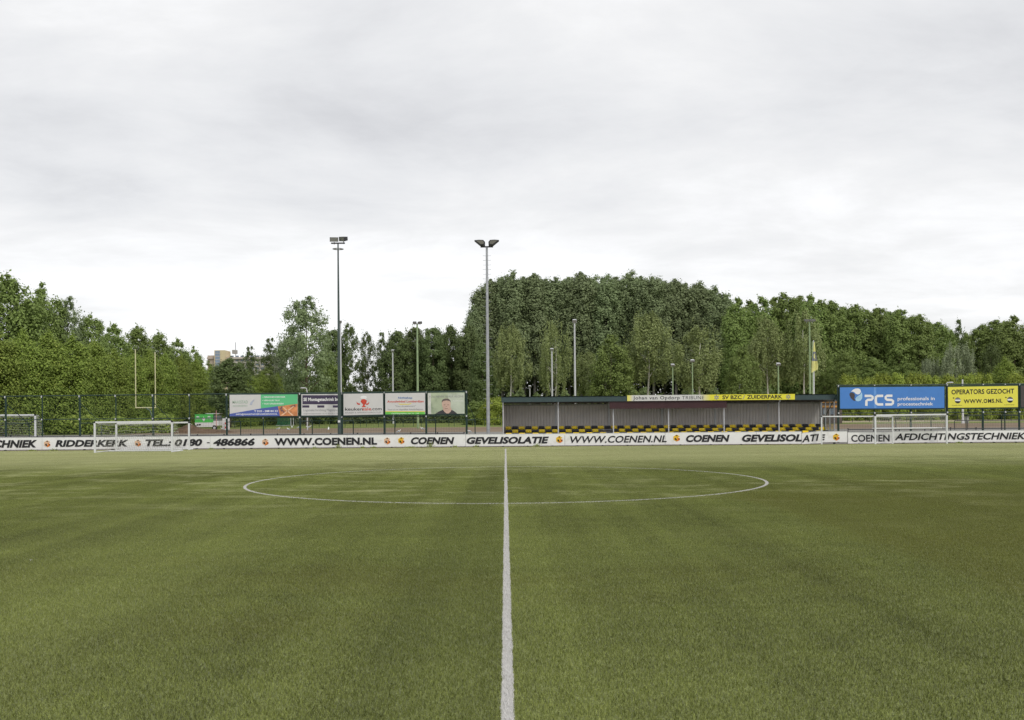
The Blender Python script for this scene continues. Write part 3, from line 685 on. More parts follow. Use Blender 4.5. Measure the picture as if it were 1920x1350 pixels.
# tall american style posts beside the left hedge
xa, za = P(254.6, 764.6, 109.5); _, ta = P(253.6, 655, 109.5); xb, zb = P(291.5, 764.6, 114.6); _, tb = P(289.6, 660.5, 114.6)
e = empty('rugby_posts', ((xa+xb)/2, 112, ground(112)), 'pale yellow high uprights with crossbar before the left tree hedge', 'goal posts')
CREAM = mat('cream_paint', (.62, .60, .36), .5)
MB().tube([(xa, 109.5, za), (xa, 109.5, ta)], .06, 8).build('upright', CREAM, e); MB().tube([(xb, 114.6, zb), (xb, 114.6, tb)], .06, 8).build('upright', CREAM, e)
MB().tube([(xa, 109.5, za), (xb, 114.6, zb)], .07, 8).build('crossbar', CREAM, e)
xc = (xa+xb)/2; MB().tube([(xc+.9, 112-.4, ground(112)-.2), (xc+.9, 112-.4, za-1.0), (xc+.6, 112-.3, za-.3), (xc, 112, za)], .07, 8).build('support_stem', GREEN_G, e)

# ------------------------------------------------------------ the covered stand
Y0, Y1 = 77.0, 80.3
FAS = mat('fascia_blue_green', (.045, .075, .078), .5, noise=.1, nscale=1.5); MAROON = mat('maroon_fascia', (.052, .020, .024), .55, noise=.15, nscale=1.2)
TAUPE = mat('taupe_sheet', (.63, .595, .575), .55, noise=.07, nscale=1.0); UNDER = mat('roof_underside', (.12, .105, .09), .8, noise=.3, nscale=2)
CONC = mat('stand_concrete', (.26, .26, .25), .8, noise=.2, nscale=3); BENCH = mat('bench_beam', (.40, .40, .39), .6, noise=.1)
SY = mat('seat_yellow', (.95, .70, .02), .35, noise=.06); SB = mat('seat_black', (.022, .022, .026), .4, noise=.2)
xs = [P(p, 790, Y0)[0] for p in (943.5, 1046.6, 1150, 1253.6, 1357.5, 1460.6, 1564.4)]
XL, XR = xs[0], xs[-1]
zft = P(1100, 743.4, Y0-.4)[1]; zfb = P(1100, 753.0, Y0-.4)[1]; zwt = P(1100, 759.6, Y1)[1]
st = empty('stand', ((XL+XR)/2, (Y0+Y1)/2, 0), 'long covered spectator stand with dark fascia and yellow and black seats', 'stand')
MB().box(XL-.12, XR+.10, Y0-.45, Y0-.38, zfb, zft).build('fascia', FAS, st)
mb = MB(); n = int((XR-XL+.3)/.11); xx = [XL-.14+i*.11 for i in range(n+1)]
vs = [(x, y, z+(.035 if (i//2) % 2 else 0)) for y, z in ((Y0-.50, zft+.03), (Y1+.35, zwt+.32)) for i, x in enumerate(xx)]
mb.add(vs, [(i, i+1, n+1+i+1, n+1+i) for i in range(n)])
mb.add([(x, y, z-.03) for x, y, z in vs], [(i, n+1+i, n+1+i+1, i+1) for i in range(n)]); mb.build('roof_sheet', FAS, st)
mb = MB().add([(XL, Y0-.37, zft-.12), (XR, Y0-.37, zft-.12), (XR, Y1+.2, zwt+.16), (XL, Y1+.2, zwt+.16)], [(0, 3, 2, 1)])
for i in range(int((XR-XL)/.55)):
    x = XL+.3+i*.55; mb.box(x-.03, x+.03, Y0-.35, Y1, zwt+.10, zwt+.155)
mb.build('roof_lining', UNDER, st)
mA, mB = P(1143.5, 760, Y0-.5)[0], P(1363.4, 760, Y0-.5)[0]
MB().box(mA, mB, Y0-.36, Y0-.28, P(1250, 765.4, Y0-.5)[1], zfb+.02).build('lower_fascia', MAROON, st)
# profiled rear wall
mb = MB(); x = XL; k = 0
while x < XR-.01:
    x2 = min(x+.26, XR); mb.add([(x, Y1, .5), (x+.05, Y1-.06, .5), (x2-.05, Y1-.06, .5), (x2, Y1, .5), (x, Y1, zwt+.1), (x+.05, Y1-.06, zwt+.1), (x2-.05, Y1-.06, zwt+.1), (x2, Y1, zwt+.1)],
                               [(0, 1, 5, 4), (1, 2, 6, 5), (2, 3, 7, 6)]); x += .26
mb.box(XL, XR, Y1+.02, Y1+.06, .3, zwt+.12); mb.build('rear_wall', TAUPE, st)
MB().box(XL, XL+.05, Y0-.1, Y1, .3, zwt+.2).build('end_wall', TAUPE, st)
MB().box(XL+.06, XR, Y1-.14, Y1-.06, zwt-.02, zwt+.08).build('purlin', BENCH, st)
for x in xs:
    MB().tube([(x, Y0, 0), (x, Y0, zfb+.3 if x not in xs[2:5] else zfb)], .052, 10).build('post', GALV_L, st)
    MB().box(x-.07, x+.07, Y1-.16, Y1-.045, .3, zwt+.14).build('rear_post', GALV_L, st)
    MB().box(x-.05, x+.05, Y0-.3, Y1, zwt+.10, zwt+.24).build('rafter', GALV_L, st)
for i in (1, 4):
    a, b = xs[i]+.1, xs[i+1]-.1
    for p, q in (((a, 1.6), (b, zwt-.1)), ((a, zwt-.3), (b, 1.4))):
        MB().tube([(p[0], Y1-.2, p[1]), (q[0], Y1-.2, q[1])], .012, 5).build('wind_brace', GALV_L, st)
# glazed right end
gm = bpy.data.materials.new('end_glass'); gm.use_nodes = True; g_ = gm.node_tree; g_.nodes.clear()
o_ = N(g_, 'ShaderNodeOutputMaterial'); tr = N(g_, 'ShaderNodeBsdfTransparent'); tr.inputs[0].default_value = (.86, .88, .88, 1); gl = N(g_, 'ShaderNodeBsdfGlossy'); gl.inputs['Roughness'].default_value = .05
mx = N(g_, 'ShaderNodeMixShader'); mx.inputs[0].default_value = .12; g_.links.new(tr.outputs[0], mx.inputs[1]); g_.links.new(gl.outputs[0], mx.inputs[2]); g_.links.new(mx.outputs[0], o_.inputs[0])
for k in range(4):
    y = Y0+.0+k*1.06; MB().box(XR-.04, XR+.04, y-.03, y+.03, .1, zfb-.1*k+.1).build('mullion', GALV_L, st)
    if k < 3: MB().box(XR-.008, XR+.008, y+.035, y+1.02, .2, zfb-.1*k).build('glass_pane', gm, st)
# stepped tiers
tz = (.72, .46, .20)     # rows from rear to front
ty = (79.65, 78.75, 77.85)
mb = MB()
for y, z in zip(ty, tz): mb.box(XL+.08, XR-.08, y-.5, y+.40, 0, z)
mb.build('tiers', CONC, st)
for y, z, zs in zip(ty, tz, (1.22, .965, .70)):
    MB().box(XL+.1, XR-.1, y-.05, y+.06, zs-.10, zs-.035).build('bench_beam', BENCH, st)
    bmx = MB()
    for i in range(12): bx_ = XL+1+i*(XR-XL-2)/11; bmx.box(bx_-.03, bx_+.03, y-.03, y+.04, z, zs-.102)
    bmx.build('beam_leg', GALV_L, st)
def seat_mesh(m):
    mb = MB(); W = .24
    prof = [(-.20, .0), (-.22, .045), (-.18, .07), (-.05, .045), (.08, .05), (.15, .09), (.175, .25), (.20, .262), (.215, .25), (.19, .06), (.12, .0)]
    vs = []
    for xx_, kk in ((-W, .86), (-W*.82, 1.0), (W*.82, 1.0), (W, .86)):
        for y, z in prof: vs.append((xx_, y*kk, z*kk+(0 if kk == 1 else .012)))
    n = len(prof); fs = []
    for i in range(3):
        for k in range(n): fs.append((i*n+k, (i+1)*n+k, (i+1)*n+(k+1) % n, i*n+(k+1) % n))
    fs += [tuple(range(n)), tuple(range(3*n, 4*n))[::-1]]
    return mb.add(vs, fs).mesh('seat', m)
seatY, seatB = seat_mesh(SY), seat_mesh(SB)
pitch_s = (XR-XL-.25)/48
front = MB()
for row, (y, zs) in enumerate(zip(ty, (1.215, .96, .695))):
    for i in range(48):
        if row == 1 and i in (14, 15, 32): continue
        yel = (i % 2 == 0) ^ (row == 1); x = XL+.16+(i+.5)*pitch_s
        if row < 2:
            o = bpy.data.objects.new('seat', seatY if yel else seatB); C.objects.link(o); o.parent = st
            o.matrix_parent_inverse = Matrix.Translation(-st.location); o.location = (x, y, zs)
            o['label'] = 'yellow plastic shell seat' if yel else 'black plastic shell seat'
        else:
            src = seatY if yel else seatB
            front.add([(v.co.x+x, v.co.y+y, v.co.z+zs) for v in src.vertices], [tuple(p.vertices) for p in src.polygons])
            if yel: front.mi = getattr(front, 'mi', []) + [1]*len(src.polygons)
            else: front.mi = getattr(front, 'mi', []) + [0]*len(src.polygons)
o = front.build('seat', SB, st); o.data.materials.append(SY); o.data.polygons.foreach_set('material_index', front.mi); o['kind'] = 'stuff'
# name sign on the fascia
ys = Y0-.50
sg = empty('name_sign', (P(1333, 747, ys)[0], ys, zfb), 'long white and yellow name sign mounted on the stand fascia', 'sign')
SIGW = mat('sign_white', (.66, .66, .65), .4, noise=.02); SIGY = mat('sign_yellow', (.80, .74, .05), .4, noise=.02)
def grad_mat():
    m = bpy.data.materials.new('sign_fade'); m.use_nodes = True; t = m.node_tree; b = t.nodes['Principled BSDF']; b.inputs['Roughness'].default_value = .4
    g = N(t, 'ShaderNodeTexCoord'); s = N(t, 'ShaderNodeSeparateXYZ'); t.links.new(g.outputs['Generated'], s.inputs[0])
    r = N(t, 'ShaderNodeValToRGB'); t.links.new(s.outputs[0], r.inputs[0]); el = r.color_ramp.elements
    W_, Y_ = (.66, .66, .64, 1), (.80, .74, .05, 1)
    el[0].position = 0.0; el[0].color = (.80, .74, .15, 1); el[1].position = 1.0; el[1].color = Y_
    for p, c in ((.012, (.78, .72, .2, 1)), (.035, W_), (.43, W_), (.50, Y_)):
        q = el.new(p); q.color = c
    t.links.new(r.outputs[0], b.inputs['Base Color']); return m
pan(sg, 1176, 1490.4, 741.2, 752.0, ys, grad_mat(), 'panel', .04, (738.6, 749.2))
ysg = ys-.006
SGT = mat('sign_text', (.06, .06, .07), .5)
one_text(sg, 'Johan van Opdorp', 1187, 1274.5, 742.7, 748.8, ysg, SGT, .015, tilt=-.0, spacing=1.1); one_text(sg, 'TRIBUNE', 1279, 1320, 742.4, 748.6, ysg, SGT, .0, spacing=1.1)
one_text(sg, 'SV BZC', 1354.5, 1390.5, 741.2, 748.4, ysg, INK, .03); one_text(sg, '/', 1392, 1397.5, 740.8, 748.6, ysg, B_GREYT, .0); one_text(sg, 'ZUIDERPARK', 1400.5, 1467, 740.5, 747.6, ysg, INK, .03)
for cx in (1343.6, 1478): 
    cyy = 745 if cx < 1400 else 744
    for a in range(6):
        t_ = a*math.pi/3+.5; ca, sa = math.cos(t_), math.sin(t_)
        poly(sg, [(cx+ca*1.2-sa*.9, cyy+sa*1.2+ca*.9), (cx+ca*4.6-sa*1.0, cyy+sa*4.6+ca*1.0), (cx+ca*4.6+sa*1.0, cyy+sa*4.6-ca*1.0), (cx+ca*1.2+sa*.9, cyy+sa*1.2-ca*.9)], ysg-.001*a, B_GREYT, 'crest', .002)

# ------------------------------------------------------------ masts and lamps
def lamp_block(e, x, y, z, w, h, d, tilt, m=DARKM, side=1):
    """floodlight: tapered housing with glass front and bracket"""
    mb = MB().add([(-w/2, -d/2, -h/2), (w/2, -d/2, -h/2), (w/2*.8, d/2, -h/3), (-w/2*.8, d/2, -h/3), (-w/2, -d/2, h/2), (w/2, -d/2, h/2), (w/2*.8, d/2, h/2), (-w/2*.8, d/2, h/2)],
                  [(0, 3, 2, 1), (4, 5, 6, 7), (0, 1, 5, 4), (1, 2, 6, 5), (2, 3, 7, 6), (3, 0, 4, 7)])
    T = Matrix.Translation((x, y, z)) @ Matrix.Rotation(tilt[1], 4, 'Z') @ Matrix.Rotation(tilt[0], 4, 'X') @ Matrix.Rotation(tilt[2], 4, 'Y')
    f = mb.xf(T).build('floodlight', m, e)
    MB().box(-w/2*.9, w/2*.9, -d/2-.012, -d/2-.004, -h/2*.88, h/2*.88).xf(T).build('lamp_glass', GLASSY, f)
    MB().tube([(x, y, z-h/2-.02), (x, y, z-h/2-.22)], .03, 6).build('bracket', GALV, f)
def mast(label, px, Y, top_py, r0, r1, m, heads, bar=.5, cat='floodlight mast', name='floodlight_mast', ref=812, pegs=False, grp=None, bar_m=None):
    x = P(px, ref, Y)[0]; zt = P(px, top_py, Y)[1]; g = ground(Y)
    e = empty(name, (x, Y, g), label, cat, grp)
    MB().tube([(x, Y, g-.3), (x, Y, g+(zt-g)*.5), (x, Y, zt)], [r0, (r0+r1)/2, r1], 12).build('pole', m, e)
    if bar: MB().box(x-bar, x+bar, Y-.05, Y+.05, zt+.002, zt+.10).build('crossbar', bar_m or DARKM, e)
    for (dx, dz, w, h, d, tilt) in heads: lamp_block(e, x+dx, Y, zt+dz, w, h*1.25 if name == 'light_mast' else h, d, tilt, GALV_L if name == 'light_mast' else DARKM)
    if pegs:
        pm = MB().tube([(0, 0, 0), (.22, 0, 0), (.24, 0, .05)], .012, 5).mesh('climbing_peg', GALV)
        z = 3.0; k = 0
        while z < zt-.6:
            for s in ((1, -1) if z > zt-2.4 else ((1,) if k % 2 else (-1,))):
                o = bpy.data.objects.new('climbing_peg', pm); C.objects.link(o); o.parent = e; o.location = (s*(r1+(r0-r1)*(1-z/zt)-.02), 0, z-g); o.scale = (s, 1, 1)
            z += .36; k += 1
    return e, x, zt
DGP = mat('mast_dark_green', (.06, .085, .08), .45, .1, noise=.15)
e, x, zt = mast('tall thin dark mast with two floodlights at upper left', 636.7, 74.6, 457.2, .15, .055, DGP,
                [(-.30, .34, .66, .34, .32, (.15, .1, 0)), (.44, .38, .62, .34, .42, (.2, -.7, .15))], .54)
xl = x; MB().box(xl-.09, xl+.09, 74.42, 74.44, 1.95, 2.12).build('number_plate', POST_W, e)
mb = MB(); mb.lathe([(.20, 0), (.44, .0), (.44, .03), (.20, .03), (.20, 0)], 16, (x, 74.6, zt-.42)); mb.build('ring_platform', GALV, e)
mast('tall light grey mast with climbing pegs and two outward floodlights', 915.6, 74.2, 464, .15, .085, GALV,
     [], .49, pegs=True)
x_, z_ = P(915.6, 812, 74.2)[0], P(915.6, 464, 74.2)[1]
em = [o for o in C.objects if o.name.startswith('floodlight_mast') and o.type == 'EMPTY'][-1]
for s in (1, -1):
    q = [(.14, .06), (.50, .04), (.96, .42), (.60, .45), (.26, .43), (.13, .28)]
    f_ = MB().prism([(x_+s*a, z_+.10+b) for a, b in (q if s > 0 else q[::-1])], 73.85, 74.5).build('floodlight', DARKM, em)
    q = [(.24, .12), (.47, .10), (.83, .38), (.60, .40), (.32, .38), (.22, .26)]
    MB().prism([(x_+s*a, z_+.10+b) for a, b in (q if s > 0 else q[::-1])], 73.83, 73.846).build('lamp_glass', mat('dull_glass', (.16, .155, .13), .3), f_)
    MB().tube([(x_+s*.25, 74.2, z_+.05), (x_+s*.30, 74.2, z_+.2)], .03, 6).build('bracket', GALV, f_)
mast('pale grey pole close to the right of the thin dark mast', 638.9, 120, 606, .14, .12, GALV_L, [(0, .18, .45, .25, .4, (.2, 0, 0))], 0, ref=730, cat='light mast', name='light_mast')
mast('grey green mast with two small floodlights above the blue lettered billboard', 783.2, 124, 608, .17, .10, GREEN_L, [(-.33, .2, .5, .28, .4, (.3, .1, 0)), (.38, .2, .55, .28, .4, (.3, -.2, 0))], .4, ref=730)
mast('pale lamp pole standing before the gap in the trees left of centre', 736.8, 165, 659, .16, .11, GALV_L, [(0, .12, .5, .25, .5, (.3, 0, 0))], 0, ref=730, cat='light mast', name='light_mast')
mast('tall grey lamp pole behind the second bay of the stand', 1078.3, 140, 604, .17, .11, GALV_L, [(0, .16, .62, .36, .5, (.3, 0, 0))], 0, ref=735, cat='light mast', name='light_mast')
mast('grey lamp pole beside the forked birch behind the stand', 1035.3, 150, 656.5, .15, .11, GALV_L, [(0, .12, .55, .24, .5, (.3, 0, 0))], 0, ref=735, cat='light mast', name='light_mast')
mast('short grey lamp pole left of the forked birch', 993.5, 165, 726, .12, .09, GALV_L, [(0, .12, .5, .22, .45, (.3, 0, 0))], 0, ref=740, cat='light mast', name='light_mast')
mast('pale green lamp pole behind the word on the white half of the sign', 1261.6, 130, 686, .10, .075, GREEN_L, [(0, .12, .5, .2, .45, (.3, 0, 0))], 0, ref=735, cat='light mast', name='light_mast')
mast('pale green lamp pole left of the weeping birch with white trunk', 1298.6, 124, 678, .10, .075, GREEN_L, [(0, .12, .5, .2, .45, (.3, 0, 0))], 0, ref=735, cat='light mast', name='light_mast')
mast('pale green lamp pole behind the yellow half of the stand sign', 1459.6, 118, 684.5, .11, .08, GREEN_L, [(0, .12, .5, .2, .45, (.3, 0, 0))], 0, ref=735, cat='light mast', name='light_mast')
mast('high pale green mast with two wide flat lamps beside the flag', 1518.8, 120, 603, .15, .09, GREEN_L, [(-.36, .16, .72, .24, .4, (.2, 0, .05)), (.36, .16, .72, .24, .4, (.2, 0, -.05))], .5, ref=730)
mast('thin pale green pole between the flagpole and the high green mast', 1523.8, 128, 640, .09, .07, GREEN_L, [], 0, ref=730, cat='pole', name='bare_pole')
def street_lamp(label, px, Y, top_py, arm, ref=735):
    x = P(px, ref, Y)[0]; zt = P(px, top_py, Y)[1]; g = ground(Y)
    e = empty('street_lamp', (x, Y, g), label, 'street lamp')
    MB().tube([(x, Y, g-.2), (x, Y, zt-.5), (x+arm*.15, Y, zt-.12), (x+arm*.5, Y, zt), (x+arm, Y, zt)], [.09, .07, .06, .05, .05], 8).build('pole', GALV_L, e)
    MB().ellipsoid((x+arm*1.25, Y, zt-.02), (.32, .14, .09), 10, 6).build('lamp_head', GALV_L, e)
street_lamp('small curved street lamp above the violet and white billboard', 575.8, 120, 727.2, -.45)
street_lamp('small curved street lamp above the yellow half of the stand sign', 1386.3, 150, 720.5, .5)
street_lamp('small curved street lamp above the gap between the banners', 1774, 110, 717, .45)
# white thick pole with cabinet
x = P(1805, 750, 128)[0]; g = ground(128); zt = P(1804.5, 711.5, 128)[1]
e = empty('white_pole', (x, 128, g), 'thick white pole behind the yellow banner', 'pole'); MB().tube([(x, 128, g-.2), (x, 128, zt)], [.14, .09], 10).build('pole', POST_W, e)
MB().box(x-.16, x+.16, 127.84, 128.16, g, g+.3).build('base_collar', POST_W, e)
x = P(1811, 785, 129)[0]; e = empty('cabinet', (x, 129, g), 'grey utility cabinet beside the thick white pole', 'cabinet')
MB().box(x-.22, x+.32, 128.8, 129.2, g, g+.85).build('body', mat('cabinet_grey', (.33, .34, .30), .6), e); MB().box(x-.25, x+.35, 128.75, 129.25, g+.852, g+.9).build('lid', mat('cabinet_grey', (.33, .34, .30), .6), e)
# flag on its pole
Y = 112; x = P(1526.2, 735, Y)[0]; zt = P(1524, 640.5, Y)[1]; g = ground(Y)
e = empty('flagpole', (x, Y, g), 'white flagpole behind the right end of the stand', 'flagpole')
MB().tube([(x, Y, g-.2), (x, Y, zt)], [.09, .05], 10).build('pole', POST_W, e); MB().ellipsoid((x, Y, zt+.05), (.08, .08, .08), 8, 6).build('finial', POST_W, e)
z1, z0 = P(1524, 642, Y)[1], P(1524, 697, Y)[1]
FY = mat('flag_yellow', (.72, .70, .27), .7, noise=.08); FG = mat('flag_grey', (.22, .24, .27), .7, noise=.3, nscale=6)
mb = MB(); rows, cols = 22, 12; vs = []
for j in range(rows+1):
    t_ = j/rows; wd = .10+.50*min(1, t_*1.25)**1.1; wd2 = -.10-.22*max(0, t_-.75)*3
    zz = z1+(z0-z1)*t_
    for i in range(cols+1):
        s = i/cols; xo = x-.30*t_-.02+(wd+.12*t_)*s; yo = .10*math.sin(s*9+t_*3)*min(1, t_*1.5)
        drop = .38*max(0, t_-.7)/.3*(s-.35)
        vs.append((xo, Y-.12+yo, zz+drop))
fs = [(j*(cols+1)+i, j*(cols+1)+i+1, (j+1)*(cols+1)+i+1, (j+1)*(cols+1)+i) for j in range(rows) for i in range(cols)]
fl = mb.add(vs, fs).build('flag', FY); tag(fl, 'yellow flag with grey emblem hanging limp from the white flagpole', 'flag')
fl.data.materials.append(FG); mi = []
for j in range(rows):
    for i in range(cols): mi.append(1 if (7 <= j <= 13 and not (9 <= j <= 11 and 2 < i < 8)) and not (i in (5, 9) and j in (8, 12)) else 0)
fl.data.polygons.foreach_set('material_index', mi)
sol = fl.modifiers.new('thick', 'SOLIDIFY'); sol.thickness = .01
# ------------------------------------------------------------ trees and shrubs
def leaf_mat(name, c0, c1, tip=None):
    m = bpy.data.materials.new(name); m.use_nodes = True; t = m.node_tree; b = t.nodes['Principled BSDF']; o = t.nodes['Material Output']
    g = N(t, 'ShaderNodeNewGeometry'); oi = N(t, 'ShaderNodeObjectInfo'); L = t.links.new
    r = N(t, 'ShaderNodeValToRGB'); L(g.outputs['Random Per Island'], r.inputs[0]); el = r.color_ramp.elements
    el[0].color = (*c0, 1); el[1].color = (*c1, 1)
    if tip: q = el.new(.9); q.color = (*c1, 1); el[-1].color = (*tip, 1)
    mr = N(t, 'ShaderNodeMapRange'); L(oi.outputs['Random'], mr.inputs[0]); mr.inputs[3].default_value = .88; mr.inputs[4].default_value = 1.15
    mh = N(t, 'ShaderNodeMapRange'); L(oi.outputs['Random'], mh.inputs[0]); mh.inputs[3].default_value = .493; mh.inputs[4].default_value = .507
    hs = N(t, 'ShaderNodeHueSaturation'); L(r.outputs[0], hs.inputs['Color']); L(mr.outputs[0], hs.inputs['Value']); L(mh.outputs[0], hs.inputs['Hue'])
    L(hs.outputs[0], b.inputs['Base Color']); b.inputs['Roughness'].default_value = .55; b.inputs['Specular IOR Level'].default_value = .25
    tr = N(t, 'ShaderNodeBsdfTranslucent'); L(hs.outputs[0], tr.inputs[0]); mx = N(t, 'ShaderNodeMixShader'); mx.inputs[0].default_value = .33
    L(b.outputs[0], mx.inputs[1]); L(tr.outputs[0], mx.inputs[2]); L(mx.outputs[0], o.inputs[0]); return m
def lm(name, c, v, tip=None):
    return leaf_mat(name, tuple(q*(1-v) for q in c), tuple(q*(1+v) for q in c), tip)
LM = {'poplar': lm('poplar_leaves', (.245, .305, .150), .22), 'beech': lm('broadleaf_leaves', (.225, .300, .085), .24),
      'birch': lm('birch_leaves', (.290, .345, .135), .20), 'hedge': lm('hornbeam_leaves', (.240, .320, .062), .28, (.42, .48, .11)),
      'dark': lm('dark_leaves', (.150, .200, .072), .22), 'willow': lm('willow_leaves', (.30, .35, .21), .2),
      'shrub': lm('shrub_leaves', (.29, .36, .060), .25, (.46, .50, .11))}
def bark_mat(name, a, b_):
    m = mat(name, a, .85, noise=.2, nscale=2.2, stain=b_, spec=.2, bump=.6); return m
BARK = {'brown': bark_mat('brown_bark', (.19, .15, .11), (.09, .075, .06)), 'white': bark_mat('birch_bark', (.66, .63, .57), (.22, .19, .16)), 'grey': bark_mat('grey_bark', (.20, .19, .165), (.10, .10, .085))}
def leaves_at(c, nrm, size, r):
    n = len(c); nrm = nrm/np.linalg.norm(nrm, axis=1, keepdims=True); a = r.normal(size=(n, 3)); t = np.cross(nrm, a); t /= np.linalg.norm(t, axis=1, keepdims=True)
    b = np.cross(nrm, t); s = size*r.uniform(.6, 1.3, (n, 1)); t = t*s*.55; b = b*s*.36
    return np.stack([c-t, c-b*1.0+t*.1, c+t, c+b+t*.1], 1).reshape(-1, 3)
def profile(kind, t):
    if kind == 'poplar': return np.where(t < .45, .7+.3*np.sin(np.pi*t/.9), np.maximum(0, 1-np.maximum(0, (t-.45)/.55)**3.0)**.6)
    if kind == 'beech': return np.where(t < .3, .75+.25*t/.3, np.maximum(0, 1-np.maximum(0, (t-.3)/.7)**3.0)**.6)
    if kind == 'hedge': return np.where(t < .62, .93+.07*np.sin(t*7), np.maximum(0, 1-np.maximum(0, (t-.62)/.38)**2.0)**.7)
    if kind == 'birch': return np.sin(np.pi*np.clip(t*.8+.16, 0, 1))**.7
    if kind == 'airy': return np.sin(np.pi*np.clip(t*.82+.15, 0, 1))**.6
    return np.sqrt(np.maximum(0, 1-(t*1.02-.15)**2))
def crown_mesh(name, kind, Hh, W, base, nc, nl, ls, seed, m, rc=1.0, shell=.35, droop=0., up=.45, jag=.18):
    r = np.random.default_rng(seed); t = r.uniform(0, 1, nc*3); pr = profile(kind, t)
    keep = r.uniform(0, 1, nc*3) < (pr*.75+.25); t = t[keep][:nc]; pr = pr[keep][:nc]; n = len(t); ls *= .8; nl = int(nl*1.5)
    a = r.uniform(0, 2*np.pi, n)
    lob = 1+jag*np.sin(a*3+seed)+jag*.7*np.sin(a*2+t*6+seed*2)          # lobed outline
    rad = np.maximum(pr*W/2*lob-rc*.45, .05)*np.sqrt(r.uniform(shell, 1, n))
    c = np.stack([np.cos(a)*rad, np.sin(a)*rad, base+(Hh-base-rc*.5)*t+r.normal(0, rc*.25, n)], 1)
    rr = rc*r.uniform(.6, 1.25, n)*np.clip(pr+.25, .35, 1)
    k = r.poisson(nl, n); idx = np.repeat(np.arange(n), k); N_ = len(idx)
    d = r.normal(size=(N_, 3)); d /= np.linalg.norm(d, axis=1, keepdims=True)
    dist = rr[idx][:, None]*np.clip(np.abs(r.normal(.72, .34, (N_, 1))), .1, 1.3)
    sc = np.array([[1, 1, .78]]) if not droop else np.array([[.55, .55, 1.0]])
    if kind == 'poplar': sc = np.array([[.85, .85, 1.15]])
    p = c[idx]+d*dist*sc
    if droop: p[:, 2] -= r.exponential(droop, N_)*.8
    if kind == 'hedge':        # feathery shoots pointing up and out
        sh = r.uniform(0, 1, N_) < .25; p[sh, 2] += r.uniform(0, .6, sh.sum()); p[sh, :2] *= 1+r.uniform(0, .07, sh.sum())[:, None]
    if kind in ('airy', 'poplar', 'beech', 'birch'):   # loose sprigs that break the outline
        ns = 34; ta = r.uniform(.1, 1.0, ns); aa = r.uniform(0, 2*np.pi, ns); ra = profile(kind, ta)*W/2*r.uniform(.86, 1.04, ns)
        sc_ = np.stack([np.cos(aa)*ra, np.sin(aa)*ra, base+(Hh-base)*ta*.985], 1); ii = np.repeat(np.arange(ns), 14)
        q = sc_[ii]+r.normal(0, .22, (len(ii), 3))*np.array([1, 1, 1.9]); p = np.concatenate([p, q]); d = np.concatenate([d, r.normal(size=(len(ii), 3))])
    p[:, 2] = np.maximum(p[:, 2], .05)
    rd_ = p*np.array([[1, 1, 0]])/(W/2); nrm = d*.8+rd_*.45+np.array([[0, 0, up]])+r.normal(0, .20, p.shape)
    me = quads_mesh(name, leaves_at(p, nrm, ls, r), m); return me
def trunk_mesh(kind, Hh, W, base, seed, m, r0=.25, fork=False, bare=0.):
    r = random.Random(seed); mb = MB(); h = Hh*.82
    if fork:
        k = Hh*.2
        mb.tube([(0, 0, -.3), (.1, 0, k*.5), (.0, 0, k)], [r0, r0*.8, r0*.65], 8)
        mb.tube([(0, 0, k-.1), (.25, .1, k*1.7), (.35, 0, k*2.6), (.15, 0, h)], [r0*.6, r0*.5, r0*.38, .03], 7)
        mb.tube([(0, 0, k-.1), (-.7, 0, k*1.5), (-1.3, .1, k*2.2), (-1.5, 0, h*.75)], [r0*.5, r0*.38, r0*.26, .03], 7)
    else:
        pts = [(r.uniform(-.12, .12)*i*.4, r.uniform(-.12, .12)*i*.4, -.3+h*i/6) for i in range(7)]
        mb.tube(pts, [r0*(1-.85*i/6) for i in range(7)], 9)
    for i in range(9):
        z0 = base*.9+(h-base)*i/10+.3; a = r.uniform(0, 6.28); l = W*.36*(1-i/14)
        mb.tube([(0, 0, z0), (math.cos(a)*l*.5, math.sin(a)*l*.5, z0+l*.45), (math.cos(a)*l, math.sin(a)*l, z0+l*.8)], [r0*.32*(1-i/14), r0*.2*(1-i/14), .015], 6)
    return mb.mesh('trunk', m, True)
KINDS = {}
def kind(key, prof, Hh, W, base, nc, nl, ls, n, m, bark, **kw):
    tk = {k: kw.pop(k) for k in ('fork', 'r0') if k in kw}
    KINDS[key] = [(crown_mesh('crown', prof, Hh, W, base, nc, nl, ls, 11*i+len(KINDS)*101, LM[m], **kw),
                   trunk_mesh(key, Hh, W, base, i+len(KINDS)*7, BARK[bark], **tk), Hh, W) for i in range(n)]
kind('poplar', 'poplar', 30, 8, 9.0, 330, 62, .46, 4, 'poplar', 'grey', rc=1.15, shell=.35, up=.35, r0=.32)
kind('beech', 'beech', 24, 9, 1.5, 330, 58, .46, 4, 'beech', 'brown', rc=1.2, shell=.4, up=.7, r0=.35)
kind('birch', 'birch', 15, 7, 6.0, 120, 95, .30, 5, 'birch', 'white', rc=1.0, shell=.35, droop=.38, up=.6, r0=.19, jag=.3)
kind('forked_birch', 'birch', 15, 7, 5.0, 105, 50, .28, 1, 'birch', 'white', rc=.7, shell=.15, droop=.9, up=.2, fork=True, r0=.20)
kind('hedge', 'hedge', 11.5, 5.2, .1, 250, 90, .27, 4, 'hedge', 'brown', rc=.92, shell=.55, up=.75, r0=.18, jag=.10)
kind('airy', 'airy', 18, 9, 4.6, 190, 52, .36, 2, 'poplar', 'brown', rc=.95, shell=.12, up=.4, r0=.30)
kind('thin', 'airy', 18, 7, 2.2, 140, 50, .36, 2, 'dark', 'brown', rc=.9, shell=.1, up=.4, r0=.16)
kind('oak', 'beech', 18, 9, .8, 300, 56, .42, 3, 'beech', 'brown', rc=1.15, shell=.35, up=.75, r0=.30)
